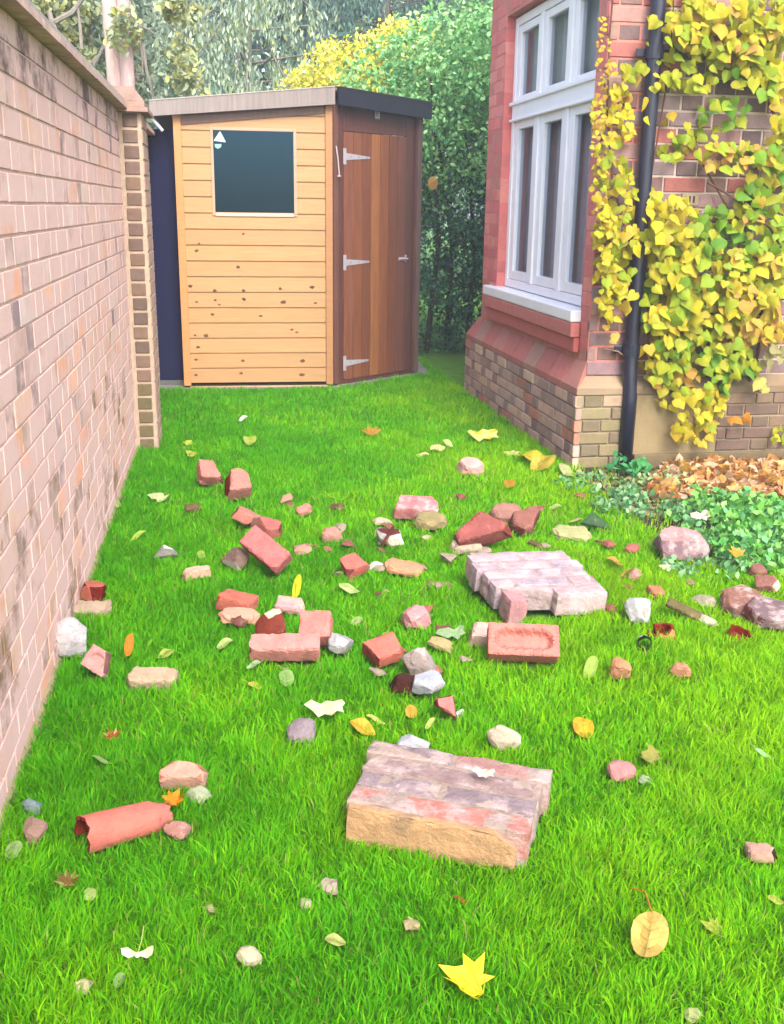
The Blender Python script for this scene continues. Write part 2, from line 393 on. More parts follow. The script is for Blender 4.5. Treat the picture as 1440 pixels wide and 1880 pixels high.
mb = MB(); mb.poly([SC+S1*.1-N1*.6+Zv*.9, SD-S1*.1-N1*.6+Zv*.9, SD-S1*.1-N1*.6+Zv*1.9, SC+S1*.1-N1*.6+Zv*1.9], c(18, 50, 90, .5)); mb.build('inner_sheet', M['felt'], shed)
# door side
mb = MB()
du0, du1, dz1 = .115, .775, 1.81
mb.box(SD+S2*.05+Zv*.05-N2*.01, S2*(du0-.055), N2*.012, Zv*1.95, DRW, .002)
mb.box(SD+S2*(du1+.005)+Zv*.05-N2*.01, S2*(W2-.05-du1-.005), N2*.012, Zv*1.95, DRW, .002)
mb.box(SD+S2*(du0-.003)+Zv*(dz1+.004)-N2*.01, S2*(du1-du0+.006), N2*.012, Zv*.19, DRW, .002)
mb.box(SD+S2*.05+Zv*.012-N2*.01, S2*(W2-.1), N2*.012, Zv*.034, DRW, .002)
mb.build('door_surround', M['woodv'], shed)
mb = MB(); nb = 7; bw = (du1-du0)/nb
cols = [c(164, 98, 70, .43), c(166, 98, 62, .43), c(154, 88, 56, .42), c(188, 118, 66, .46), c(170, 98, 58, .43), c(150, 84, 56, .42), c(148, 86, 68, .40)]
for k in range(nb): mb.box(SD+S2*(du0+bw*k+.0015)+Zv*.05-N2*.008, S2*(bw-.003), N2*.017, Zv*(dz1-.05), cols[k], .002)
door = mb.build('door', M['woodv'], shed)
for zc in (1.644, .909, .173):
    mb = MB(); o = SD+S2*.118+N2*.0095
    MC = c(196, 190, 200, .55)
    mb.box(o+Zv*(zc-.055)-S2*.012, S2*.03, N2*.004, Zv*.11, MC, .001)
    A = [o+S2*.018+Zv*(zc-.024), o+S2*.26+Zv*(zc-.006), o+S2*.26+Zv*(zc+.006), o+S2*.018+Zv*(zc+.024)]
    mb.hexa([A[0], A[1], A[2], A[3]]+[x+N2*.004 for x in A], MC)
    for s_ in (.06, .14, .22): mb.box(o+S2*s_+Zv*(zc-.004)+N2*.004, S2*.008, N2*.002, Zv*.008, c(150, 140, 140))
    mb.build('hinge', M['metal'], door)
mb = MB(); o = SD+S2*.70+N2*.0095+Zv*.92
mb.box(o-Zv*.014, S2*.085, N2*.006, Zv*.028, c(200, 180, 185, .5), .002); mb.tube([o+S2*.005+N2*.012, o+S2*.1+N2*.012], .006, c(205, 195, 200, .55)); mb.box(o+S2*.07-Zv*.02, S2*.02, N2*.008, Zv*.05, c(190, 170, 178, .5), .002)
mb.build('latch', M['metal'], door)
# small white plate with two characters over the door
mb = MB(); o = SD+S2*.43+N2*.004+Zv*1.912
mb.box(o, S2*.055, N2*.003, Zv*.062, c(150, 145, 155, .45), .001); pl = mb.build('number_plate', M['paint'], shed)
mb = MB(); o2 = o+N2*.0045
def bar(u0, z0, u1, z1, w=.006):
    d_ = unit([u1-u0, z1-z0]); nx, nz = -d_[1]*w/2, d_[0]*w/2
    pts = [(u0+nx, z0+nz), (u0-nx, z0-nz), (u1-nx, z1-nz), (u1+nx, z1+nz)]
    mb.poly([o2+S2*a+Zv*b_ for a, b_ in pts], c(235, 232, 240, .7))
bar(.010, .055, .010, .010); bar(.010, .012, .024, .012); bar(.007, .052, .013, .052)
bar(.030, .050, .046, .050); bar(.046, .050, .046, .032); bar(.031, .034, .046, .034); bar(.030, .034, .030, .012); bar(.029, .012, .047, .012); bar(.046, .032, .046, .012)
mb.build('lettering', M['paint'], pl)
# hook on the corner post
mb = MB(); h0 = PL(611, 268, SD, S2)+N2*.035; h1 = PL(617, 322, SD, S2)+N2*.035
mb.tube([h0, h0*.6+h1*.4+S2*.004, h1, h1+S2*.012-Zv*.004, h1-S2*.016-Zv*.004], [.005, .005, .005, .006, .006], c(215, 198, 196, .6)); mb.build('cabin_hook', M['metal'], shed)
# roof with felt and fascias
ov = .055
RP = [SC-S1*.16+N1*ov, SD+N1*ov+S2*0+N2*.0, SE+N2*ov+S2*.05, SF+S2*.1, SG-S1*.15]
k_ = (N1+N2)/(1+N1@N2)*ov; RP[1] = SD+k_; RP[2] = SE+N2*ov+S2*.05
top = [p*[1, 1, 0]+Zv*rz(p) for p in RP]
mb = MB(); mb.poly([p+Zv*.012 for p in top], c(120, 112, 104)); mb.poly([p-Zv*.004 for p in top][::-1], c(120, 100, 80))
for i in range(5): j = (i+1) % 5; mb.quad(top[i]-Zv*.004, top[j]-Zv*.004, top[j]+Zv*.012, top[i]+Zv*.012, c(140, 130, 118))
mb.build('roof', M['felt'], shed)
def fascia(a, b_, nrm, h0, h1, colr, colt):
    mb = MB(); e = nrm*.004
    A = [a+e-Zv*h0, b_+e-Zv*h1, b_+e+nrm*.018-Zv*h1, a+e+nrm*.018-Zv*h0]; B = [a+e+Zv*.016, b_+e+Zv*.016, b_+e+nrm*.018+Zv*.016, a+e+nrm*.018+Zv*.016]
    mb.hexa(A+B, colr); A2 = [x+Zv*.0005 for x in B]; A2 = [A2[0]-nrm*.02, A2[1]-nrm*.02, A2[2]+nrm*.004, A2[3]+nrm*.004]
    mb.hexa(A2+[x+Zv*.007 for x in A2], colt); mb.build('fascia', M['woodv'], shed)
fascia(top[0], top[1], N1, .08, .095, c(166, 152, 146, .46), c(196, 186, 176, .5))
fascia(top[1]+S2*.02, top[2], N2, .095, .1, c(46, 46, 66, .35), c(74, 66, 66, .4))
# dark band under fascia
mb = MB(); e_ = [SC+S1*.045, SD-S1*.05]; lo = [p+Zv*(rz(p)-.135) for p in e_]
lo = [np.array([p[0], p[1], rz(p)-.135]) for p in e_]; hi = [p+Zv*.12 for p in lo]
mb.hexa([lo[0]+N1*.005, lo[1]+N1*.005, lo[1]+N1*.016, lo[0]+N1*.016, hi[0]+N1*.005, hi[1]+N1*.005, hi[1]+N1*.016, hi[0]+N1*.016], c(140, 98, 80, .42)); mb.build('top_rail', M['woodv'], shed)
# bearers and slab
mb = MB(); mb.box(SC+S1*.03-N1*.02+Zv*.002, S1*(W1-.06), N1*.045, Zv*.022, c(214, 184, 140, .5), .003)
mb.build('bearer', M['wood'], shed)
mb = MB(); sl = [SC-S1*.2+N1*.07, SD+k_*1.3, SE+N2*.07+S2*.1, SF+S2*.2, SG-S1*.2]
mb.poly([p*[1, 1, 0]+Zv*.016 for p in sl], c(150, 148, 140))
for i in range(5): j = (i+1) % 5; mb.quad(sl[i]*[1, 1, 0], sl[j]*[1, 1, 0], sl[j]*[1, 1, 0]+Zv*.016, sl[i]*[1, 1, 0]+Zv*.016, c(150, 146, 136))
mb.build('base_slab', M['render'], shed)
mb = MB(); a_ = PL(277, 214, SC+N1*.03, S1); b_ = PL(299, 240, SC+N1*.03, S1); mb.tube([a_, b_], .011, c(220, 220, 225, .6)); mb.build('roof_drip', M['paint'], shed)

# ------------------------------------------------------------------ house
house = thing('brick_house', 'red and purple brick house with white window on the right of the lawn', 'house', HK)
HH = 4.2
P_HB = [c(178, 140, 136), c(160, 130, 132), c(186, 146, 132), c(150, 120, 120), c(194, 150, 138), c(168, 142, 144), c(190, 118, 108)]
P_HD = [c(128, 104, 108), c(140, 112, 112), c(150, 116, 110)]
P_RED = [c(226, 130, 122, .72), c(220, 120, 114, .72), c(232, 142, 130, .72), c(214, 116, 112, .72)]
SL = 2.43; WLs = 2.20                                  # plinth length, wall length along AX
WU0, WU1, WZ0, WZ1 = .20-.07, 1.90-.07, .74, 2.46       # window opening measured from HW
mw = c(214, 192, 178, .65)
# cores
mb = MB()
def sidebox(u0, u1, z0, z1, col, dep=.24, out=0): mb.box(HW+AX*u0-BX*out+Zv*z0, AX*(u1-u0), BX*(dep+out), Zv*(z1-z0), col)
sidebox(.24, WU0+.0, .0, HH, mw) if WU0 > .24 else None
sidebox(0, WU0, .5, HH, c(214, 136, 122, .68)); sidebox(WU1, WLs, .5, HH, c(214, 136, 122, .68))
sidebox(WU0, WU1, .5, WZ0, c(214, 136, 122, .68)); sidebox(WU0, WU1, WZ1, HH, c(214, 136, 122, .68))
mb.box(HW+BX*.241+Zv*.401, BX*3.2, AX*.24, Zv*(HH-.401), mw)                 # front wall core
mb.box(HW+AX*(WLs-.24)+BX*.241+Zv*.5, BX*3.2, AX*.24, Zv*(HH-.5), mw)     # back wall core
mb.build('wall', M['mortar'], house)
# side brickwork, all red above the plinth
mb = MB(); brickwork(mb, HW, AX, -BX, WLs, .60, HH, P_RED, None, course=.075, proud=.001, joint=.005, holes=[(WU0, WU1, WZ0, WZ1)], flemish=True, jitter=.0008)
mb.build('red_brickwork', M['redbrick'], house)
# far-end and window reveals in red
mb = MB()
for uu in (WU1-.012, WU0+.001):
    mb = MB()
    for z in np.arange(WZ0, WZ1-.02, .075): mb.box(HW+AX*uu+Zv*(z+.001)-BX*.001, AX*.011, BX*.10, Zv*.0745, jit(R.choice(P_RED), .05), .001)
    mb.build('reveal', M['redbrick'], house)
# front brickwork
mb = MB(); brickwork(mb, HW, BX, -AX, 3.2, .478, HH, P_HB, P_HD, course=.0765, proud=.005, joint=.009)
mb.build('front_brickwork', M['housebrick'], house)
# plinth, splayed top course
mb = MB(); O_ = HK
mb.box(HK+AX*.012+BX*.012, AX*(SL-.024), BX*.29, Zv*.40, c(196, 174, 152)); mb.box(HK+AX*.012+BX*.3, AX*.25, BX*2.9, Zv*.40, c(190, 168, 134, .48))
mb.build('plinth', M['mortar'], house)
mb = MB()
P_PL = [c(216, 172, 156, .72), c(206, 164, 152, .72), c(222, 180, 160, .72), c(202, 162, 150, .66), c(190, 152, 144, .62), c(210, 174, 158, .7), c(206, 138, 116, .65)]
brickwork(mb, HK+BX*.012, AX, -BX, SL, .0, .39, P_PL, [c(172, 138, 136, .56), c(184, 150, 144, .58), c(204, 164, 148, .66)], course=.065, bl=.2, proud=.012, joint=.008)
P_Q = [c(178, 162, 116, .5), c(168, 152, 110, .48), c(186, 166, 132, .5), c(196, 168, 140, .5)]
brickwork(mb, HK+AX*.012, BX, -AX, .27, .0, .39, P_Q, [c(150, 134, 104, .48)], course=.065, bl=.2, proud=.012, joint=.007)
mb.build('plinth_brickwork', M['housebrick'], house)
mb = MB()      # splay: side
a0, a1 = HK, HK+AX*SL
def splay(A, B, inw, endA, endB, cols, top=.56):
    nseg = max(1, int(np.linalg.norm(B-A)/.225)); 
    for k in range(nseg):
        p = A+(B-A)*(k/nseg); q = A+(B-A)*((k+1)/nseg-.004)
        if k == 0: pin = p+inw+endA
        else: pin = p+inw
        qin = q+inw+(endB if k == nseg-1 else 0)
        L_ = [p+Zv*.392, q+Zv*.392, qin+Zv*.392, pin+Zv*.392]
        T_ = [p+Zv*.425, q+Zv*.425, qin+Zv*top, pin+Zv*top]
        mb.hexa(L_+T_, jit(R.choice(cols), .06))
splay(a0, a1, BX*.075, AX*.075, -AX*.1, [c(210, 140, 126, .5), c(214, 126, 116, .5), c(200, 150, 134, .5)])
mb.build('plinth_splay', M['redbrick'], house)
mb = MB(); splay(HK+BX*.002-AX*.002, HK+BX*.27, AX*.075, BX*.07, 0, [c(186, 160, 130, .44), c(178, 150, 122, .44)], .48)
splay(HK+BX*.275, HK+BX*3.2, AX*.075, 0, 0, [c(170, 146, 114, .4)], .48)
mb.build('quoin_splay', M['render'], house)
mb = MB()      # buff render panel and ledge right of the pipe
mb.box(HK+BX*.33+AX*.001, BX*.46, AX*.012, Zv*.385, c(182, 160, 116, .42)); mb.box(HK+BX*.33-AX*.025, BX*2.9, AX*.026, Zv*.075, c(150, 130, 94, .4), .004)
mb.build('render_panel', M['render'], house)
mb = MB(); brickwork(mb, HK+AX*.012+BX*.795, BX, -AX, 2.4, .078, .39, [c(150, 128, 104, .44), c(140, 116, 100, .42), c(162, 134, 110, .44)], None, course=.065, bl=.2, proud=.008, joint=.008); mb.build('lower_brickwork', M['housebrick'], house)
mb = MB()      # two red tile courses under the sill
mb.box(HW+AX*(WU0-.01)-BX*.055+Zv*.662, AX*(WU1-WU0+.13), BX*.05, Zv*.074, c(222, 130, 122, .6), .006)
mb.box(HW+AX*(WU0-.01)-BX*.035+Zv*.583, AX*(WU1-WU0+.11), BX*.032, Zv*.076, c(214, 112, 106, .6), .006)
mb.build('tile_sill', M['redbrick'], house)
# window
fr = MB(); WH = c(240, 240, 244, .84); fo = HW+BX*.055
def wb(u0, u1, z0, z1, o0=0, o1=.06, bev=.004): fr.box(fo+AX*u0+BX*o0+Zv*z0, AX*(u1-u0), BX*(o1-o0), Zv*(z1-z0), WH, bev)
fu0, fu1 = WU0+.001, WU1-.012; fz0, fz1 = .805, 2.45
wb(fu0, fu0+.055, fz0, fz1); wb(fu1-.055, fu1, fz0, fz1); wb(fu0+.055, fu1-.055, fz1-.05, fz1); wb(fu0+.055, fu1-.055, fz0, fz0+.05)
lc = [fu1-.055-.245 - k*.535 for k in range(3)]          # light centres
for k in range(2): m_ = (lc[k]+lc[k+1])/2; wb(m_-.028, m_+.028, fz0+.05, fz1-.05, -.004)
wb(fu0+.055, fu1-.055, 1.845, 1.935, -.012)
wb(fu0+.02, fu1-.02, 1.93, 1.952, -.028, 0)
wb(fu0+.02, fu1-.02, 1.835, 1.85, -.024, 0)
win = fr.build('window', M['paint'], house)
fr = MB(); gz = []
for k in range(3):
    cu = lc[k]; hw_ = .235
    for (z0, z1, st) in ((fz0+.053, 1.842, .075), (1.94, fz1-.053, .06)):
        u0, u1 = cu-hw_, cu+hw_; rb = .055 if z0 < 1 else .045
        wb(u0, u0+st, z0, z1, .008, .05); wb(u1-st, u1, z0, z1, .008, .05); wb(u0+st, u1-st, z0, z0+rb, .008, .05); wb(u0+st, u1-st, z1-rb, z1, .008, .05)
        gz.append((u0+st, u1-st, z0+rb, z1-rb))
fr.build('casement', M['paint'], win)
mb = MB()
for (u0, u1, z0, z1) in gz: mb.box(fo+AX*u0+BX*.03+Zv*z0, AX*(u1-u0), BX*.004, Zv*(z1-z0), (.8, .8, .8))
mb.build('pane', M['glass'], win)
mb = MB(); mb.box(HW+AX*(WU0+.002)-BX*.055+Zv*.738, AX*(WU1-WU0+.14), BX*.17, Zv*.062, WH, .008)
mb.build('sill', M['paint'], win)
# room behind: curtain and dark inner walls
for uu in (WU1-.004, WU0+.001):
    mb = MB(); mb.box(HW+AX*uu+BX*.118+Zv*(WZ0+.06), AX*.003, BX*.121, Zv*(WZ1-WZ0-.06), c(196, 186, 192, .8)); mb.build('inner_lining', M['paint'], win)
mb = MB(); n_ = 120; pts = []
for k in range(n_+1):
    u = WU0-.02+(WU1-WU0+.04)*k/n_; pts.append(fo+AX*u+BX*(.10+.018*math.sin(u*55)+.01*math.sin(u*23)))
for k in range(n_):
    u = k/n_
    if any(abs((WU0+(WU1-WU0)*u)-(q-.02)) < .04 for q in lc): continue
    mb.quad(pts[k]+Zv*.8, pts[k+1]+Zv*.8, pts[k+1]+Zv*2.5, pts[k]+Zv*2.5, c(212, 204, 210, .85))
mb.build('curtain', M['cloth'], win)
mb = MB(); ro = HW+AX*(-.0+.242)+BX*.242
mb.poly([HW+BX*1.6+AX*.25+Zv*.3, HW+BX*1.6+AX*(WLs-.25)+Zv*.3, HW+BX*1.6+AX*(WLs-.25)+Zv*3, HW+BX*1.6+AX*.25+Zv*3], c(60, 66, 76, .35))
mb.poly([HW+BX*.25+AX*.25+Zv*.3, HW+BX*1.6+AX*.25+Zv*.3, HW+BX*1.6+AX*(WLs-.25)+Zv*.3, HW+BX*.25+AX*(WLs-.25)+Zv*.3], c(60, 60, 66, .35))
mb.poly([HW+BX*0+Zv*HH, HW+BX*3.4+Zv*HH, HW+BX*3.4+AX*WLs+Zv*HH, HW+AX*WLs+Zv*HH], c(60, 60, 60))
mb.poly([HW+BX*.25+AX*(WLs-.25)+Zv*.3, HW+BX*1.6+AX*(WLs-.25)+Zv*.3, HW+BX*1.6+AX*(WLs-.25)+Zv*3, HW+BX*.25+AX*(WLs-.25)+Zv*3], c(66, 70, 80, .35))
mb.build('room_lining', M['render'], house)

# downpipe
dp = thing('downpipe', 'dark navy rainwater downpipe at the front corner of the brick house', 'pipe', HK+BX*.285-AX*.03)
mb = MB(); po = HK+BX*.283
NV = c(30, 34, 62, .4)
mb.tube([po-AX*.012+Zv*z for z in (.02, .38)] + [po+AX*.02-AX*.01+Zv*.52, po+AX*.015+Zv*.66] + [po+AX*.015+Zv*z for z in (1.4, 2.2, 3.2, 4.1)], .036, NV, 16)
mb.build('pipe', M['darkmetal'], dp, smooth=True)
for z in (2.02, .62):
    mb = MB(); q_ = po+AX*(.015)
    mb.tube([q_+Zv*(z-.03), q_+Zv*(z+.03)], .044, NV, 16)
    mb.box(q_-BX*.085+AX*.015+Zv*(z-.018), BX*.17, AX*.012, Zv*.036, NV, .003); mb.build('bracket', M['darkmetal'], dp)

# wall vents / number block among the bricks
mb = MB(); o = PL(1266, 366, HW, BX)-AX*.012
vt = thing('air_brick', 'small pale air brick in the house front beside the vine', 'air brick', o)
mb.box(o-BX*.045-Zv*.03, BX*.09, AX*.02, Zv*.06, c(190, 165, 140), .003); mb.build('body', M['housebrick'], vt)
mb = MB()
for k in range(3): mb.box(o-BX*(.03-k*.022)-Zv*.016-AX*.002, BX*.009, AX*.003, Zv*.032, c(60, 46, 40))
mb.build('slots', M['housebrick'], vt)

# ------------------------------------------------------------------ foliage tools
def leaf_cloud(name, P, size, cols, mat, parent, aspect=.55, dirv=None, spread=1.0, fold=.25, sj=.35):
    """P (n,3) leaf centres; each leaf is a folded two-quad blade pointing along dirv +- spread"""
    n = len(P); rng = NR
    d = rng.normal(size=(n, 3)); d /= np.linalg.norm(d, axis=1)[:, None]
    if dirv is not None: d = np.asarray(dirv)[None]*1.0 + d*spread; d /= np.linalg.norm(d, axis=1)[:, None]
    s = rng.normal(size=(n, 3)); s -= (s*d).sum(1)[:, None]*d; s /= np.linalg.norm(s, axis=1)[:, None]
    nn = np.cross(d, s)
    L = size*(1+rng.uniform(-sj, sj, n))[:, None]; w = L*aspect/2
    A = P-d*L*.5; B = P+d*L*.5; M1 = P-d*L*.05
    l1 = M1+s*w+nn*w*fold; l2 = M1+d*L*.28+s*w*.75+nn*w*fold
    r1 = M1-s*w+nn*w*fold; r2 = M1+d*L*.28-s*w*.75+nn*w*fold
    V = np.stack([A, l1, l2, B, r2, r1], 1).reshape(-1, 3)
    i = np.arange(n)[:, None]*6
    f1 = i+np.array([[0, 1, 2, 3]]); f2 = i+np.array([[0, 3, 4, 5]])
    cols = np.asarray(cols); C = cols[rng.integers(0, len(cols), n)]*(1+rng.uniform(-.18, .18, (n, 1)))
    return np_mesh(name, V, [f1, f2], [C, C], mat, parent)
def blob_pts(blobs, dens, shell=.75):
    out = []
    for (cx, cy, cz, rx, ry, rz_) in blobs:
        n = int(dens*(rx*ry+ry*rz_+rx*rz_)/3*12.5)
        d = NR.normal(size=(n, 3)); d /= np.linalg.norm(d, axis=1)[:, None]
        r = np.where(NR.random(n) < shell, NR.uniform(.78, 1.08, n), NR.random(n)**.5)
        # lumps
        lump = 1+.14*np.sin(d[:, 0]*7+cx*3)*np.sin(d[:, 1]*6+cy)*np.sin(d[:, 2]*8+cz)
        out.append(np.array([cx, cy, cz])+d*(r*lump)[:, None]*np.array([rx, ry, rz_]))
    return np.concatenate(out)
def clumped(P, k, rad, n):
    """gather points into n leaf sprays so the crown has gaps"""
    c_ = P[NR.integers(0, len(P), k)]; idx = NR.integers(0, k, n)
    return c_[idx]+NR.normal(size=(n, 3))*rad
def kolor(lst): return np.array(lst)
def trunk_mb(pts, r0, r1, col, n=10):
    mb = MB(); k = len(pts); mb.tube(pts, [r0+(r1-r0)*i/(k-1) for i in range(k)], col, n); return mb

# ---- hedge beside and behind the shed
hb0 = np.array([.75, 9.6, 0])
hedge = thing('hedge', 'tall dense green hedge between the shed and the house', 'hedge', hb0)
blobs = []
for x_ in np.arange(.35, 2.7, .45):
    for z_ in np.arange(.35, 2.6, .5):
        blobs.append((x_+R.uniform(-.1, .1), 9.75+R.uniform(-.12, .12)+(.0 if z_ > 1.2 else .1), z_, .42, .5, .42))
blobs += [(.45, 9.9, 2.55, .5, .6, .45), (1.0, 9.8, 2.75, .5, .6, .4), (1.6, 9.9, 2.8, .6, .6, .45), (.0, 10.1, 2.35, .5, .5, .4), (.05, 10.0, 1.6, .4, .5, .5)]
Pb = blob_pts(blobs, 200)
Pc = np.concatenate([clumped(Pb, 4200, .05, 50000), clumped(Pb+np.array([0, .55, 0]), 3000, .09, 16000)])
zl = Pc[:, 2]
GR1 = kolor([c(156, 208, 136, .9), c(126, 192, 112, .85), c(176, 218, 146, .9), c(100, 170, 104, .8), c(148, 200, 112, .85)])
GR_SHADE = kolor([c(40, 116, 86, .5), c(30, 100, 78, .5), c(64, 140, 100, .55), c(90, 166, 116, .6)])  # shade between shed and house painted into the lower leaves
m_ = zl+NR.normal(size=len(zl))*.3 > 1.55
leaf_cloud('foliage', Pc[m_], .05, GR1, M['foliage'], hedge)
leaf_cloud('shade_tinted_foliage', Pc[~m_], .045, GR_SHADE, M['foliage'], hedge)
for k in range(14):
    mb = MB(); x_ = .1+k*.2; y_ = 9.9+R.uniform(-.2, .2); mb.tube([(x_, y_, 0), (x_+R.uniform(-.1, .1), y_, 1.0), (x_+R.uniform(-.25, .25), y_+R.uniform(-.2, .2), 2.4)], [.03, .022, .008], c(86, 74, 60)); mb.build('stem', M['bark'], hedge)
ln = G(795, 335, 0) if False else AT(795, 336, 9.1)
mb = MB()
for k in range(1):
    pts = [ln+np.array([math.cos(w)*.045, -.01*math.cos(w*2), math.sin(w)*.055]) for w in np.linspace(0, 2*math.pi, 10)[:-1]]; mb.poly(pts, c(235, 175, 95, .7))
tag(mb.build('fallen_leaf', M['leaf'], None, ln), 'single orange leaf caught in the dark green hedge beside the shed', 'leaf')

# ---- yellow shrub behind the shed roof
def shrub(name, label, blobs, dens, nclump, n, size, cols, loc, stems=5, cat='shrub', crad=.06, hgt=None, group=None):
    t = thing(name, label, cat, loc, group)
    Pb = blob_pts(blobs, dens); leaf_cloud('foliage', clumped(Pb, nclump, crad, n), size, kolor(cols), M['foliage'], t)
    for k in range(stems):
        mb = MB(); b_ = blobs[k % len(blobs)]; mb.tube([(loc[0]+R.uniform(-.2, .2), loc[1]+R.uniform(-.1, .1), 0), ((loc[0]+b_[0])/2, (loc[1]+b_[1])/2, b_[2]*.5), b_[:3]], [.04, .03, .01], c(96, 82, 66)); mb.build('stem', M['bark'], t)
    return t
shrub('yellow_shrub', 'bright yellow-green shrub rising behind the roof of the corner shed', [(-.55, 11.6, 2.45, .5, .45, .42), (-.05, 11.6, 2.6, .5, .45, .42), (.35, 11.5, 2.65, .35, .4, .4), (-.95, 11.7, 2.3, .35, .4, .35), (-.2, 11.6, 1.9, .9, .5, .8), (-.05, 11.55, 2.98, .12, .12, .14), (-.5, 11.3, 2.6, .35, .3, .3), (.1, 11.3, 2.75, .4, .3, .3)],
      220, 1500, 14000, .055, [c(232, 228, 70, .9), c(236, 226, 100, .9), c(206, 218, 70, .85), c(240, 222, 110, .9)], (-.3, 11.7, 0))
shrub('pale_shrub', 'pale mint green shrub with loose top between yellow shrub and house', [(.95, 11.0, 3.0, .55, .5, .5), (1.5, 11.1, 3.2, .6, .5, .5), (.7, 11.0, 2.5, .5, .4, .5), (1.2, 11, 2.3, .8, .5, .8), (2.2, 11.3, 3.2, .6, .5, .6)],
      200, 1400, 14000, .055, [c(150, 196, 140, .55), c(126, 180, 126, .55), c(174, 210, 130, .55), c(110, 160, 110, .55)], (1.2, 11.2, 0))

# ---- drooping conifers behind the shed
def conifer(label, x, y, h, w, cols, nspray, trunk_c, group, zb=1.5, tr=.16, lean=0, droop=.55):
    t = thing('conifer', label, 'tree', (x, y, 0), group)
    mb = trunk_mb([(x, y, 0), (x+lean*.3, y, h*.35), (x+lean*.7, y, h*.7), (x+lean, y, h)], tr, .03, trunk_c, 12); mb.build('trunk', M['bark'], t)
    mb = MB(); P = []
    nb = 80
    for k in range(nb):
        z = zb+(h-zb)*k/nb; a = R.uniform(0, 2*math.pi); L = w*(1-.75*(z-zb)/(h-zb+.01))*R.uniform(.7, 1.1)
        p0 = np.array([x+lean*z/h, y, z]); d = np.array([math.cos(a), math.sin(a), 0])
        tip = p0+d*L+Zv*(-L*.25); mid = p0+d*L*.55+Zv*(L*.08)
        mb.tube([p0, mid, tip], [.016, .010, .004], trunk_c, 5)
        for q in range(int(nspray*1.35)):
            s_ = R.uniform(.25, 1); b_ = p0*(1-s_)**2+mid*2*s_*(1-s_)+tip*s_*s_ + np.array([R.gauss(0, .12), R.gauss(0, .12), 0])
            ln_ = R.uniform(.4, 1)*droop
            m_ = int(16*ln_/.5); zz = np.linspace(0, ln_, m_)
            sw = R.gauss(0, .05)
            P.append(np.stack([b_[0]+sw*zz+NR.normal(size=m_)*.018, b_[1]+NR.normal(size=m_)*.018, b_[2]-zz], 1))
    mb.build('limbs', M['bark'], t)
    leaf_cloud('foliage', np.concatenate(P), .075, kolor(cols), M['foliage'], t, aspect=.32, dirv=(0, 0, -1), spread=.45)
    return t
GC = [c(168, 188, 160, .85), c(150, 172, 148, .8), c(186, 202, 170, .85), c(132, 154, 136, .75)]
cg = 'conifers behind the shed'
conifer('grey-green weeping conifer directly behind the shed roof', -1.75, 13.0, 7.5, 1.7, GC+[c(180, 196, 130, .7)], 20, c(150, 140, 130, .55), cg, 1.9, .07)
conifer('grey-green weeping conifer with thick bare trunk nearest the wall pier', -2.95, 12.2, 7, 1.0, GC, 10, c(150, 126, 118, .55), cg, 2.6, .2, .1)
conifer('tall dark conifer behind the yellow shrub', -.2, 16.5, 9, 1.8, [c(96, 136, 124, .65), c(76, 120, 112, .6), c(120, 156, 132, .65)], 22, c(130, 118, 112, .5), cg, 1.2, .12)
conifer('dark conifer furthest right beside the house wall', 1.9, 17.5, 9, 2.1, [c(110, 152, 120, .7), c(86, 132, 108, .65), c(138, 176, 136, .7)], 22, c(130, 118, 112, .5), cg, 1.2, .12)

# ---- twin-stemmed pale tree behind the pier
tx = AT(218, 100, 8.3)
tw = thing('broadleaf_tree', 'pinkish twin-stemmed tree with sparse yellow leaves behind the wall pier', 'tree', (tx[0], 8.3, 0))
a1 = AT(212, 150, 8.3); a2 = AT(200, 0, 8.3); b1 = AT(234, 150, 8.3); b2_ = AT(226, 0, 8.3)
TCc = c(226, 192, 184, .7)
mb = MB(); d_ = (a2-a1)
mb.tube([(a1[0], 8.3, 0), a1, a2, a2+d_*1.5+np.array([-.1, .1, 0]), a2+d_*4], [.07, .06, .055, .045, .02], TCc, 12)
mb.build('trunk', M['bark'], tw)
mb = MB(); d_ = (b2_-b1); mb.tube([(b1[0], 8.32, 0), b1, b2_, b2_+d_*1.5+np.array([.15, 0, 0]), b2_+d_*4], [.06, .055, .048, .04, .02], c(216, 184, 180, .7), 12)
mb.build('trunk', M['bark'], tw)
mb = MB()
for (x0, y0, x1, y1, r) in ((165, 118, 195, 70, .012), (172, 120, 198, 78, .012), (262, 40, 262, 108, .012), (245, 30, 275, 55, .01), (262, 80, 282, 178, .012), (100, 40, 150, 0, .02), (150, 90, 145, 30, .014), (90, 20, 105, 60, .02)):
    p = AT(x0, y0, 8.4); q = AT(x1, y1, 8.4); mb.tube([p, (p+q)/2+np.array([R.uniform(-.03, .03), 0, R.uniform(-.03, .03)]), q, q+(q-p)*.4], [r, r, r*.7, r*.4], c(170, 160, 150, .5), 6)
mb.build('limbs', M['bark'], tw)
def pxblobs(lst, Y): 
    o = []
    for (x, y, rx, ry, dy) in lst:
        p = AT(x, y, Y+dy); s = (Y+dy)/F; o.append((p[0], p[1], p[2], rx*s, .25, ry*s))
    return o
YB = pxblobs([(232, 42, 14, 14, -.15), (228, 72, 10, 14, -.15), (130, 25, 45, 30, .4), (125, 80, 30, 35, .4), (155, 120, 22, 25, .3), (335, 15, 30, 16, 0), (330, 110, 16, 35, .1), (345, 140, 12, 30, 0), (90, 15, 30, 30, .3), (60, 0, 40, 20, .3), (110, 50, 40, 35, .5)], 8.3)
leaf_cloud('foliage', clumped(blob_pts(YB, 700), 320, .035, 3600), .06, kolor([c(206, 212, 140, .6), c(188, 200, 150, .6), c(214, 210, 120, .6), c(170, 190, 150, .6)]), M['foliage'], tw)

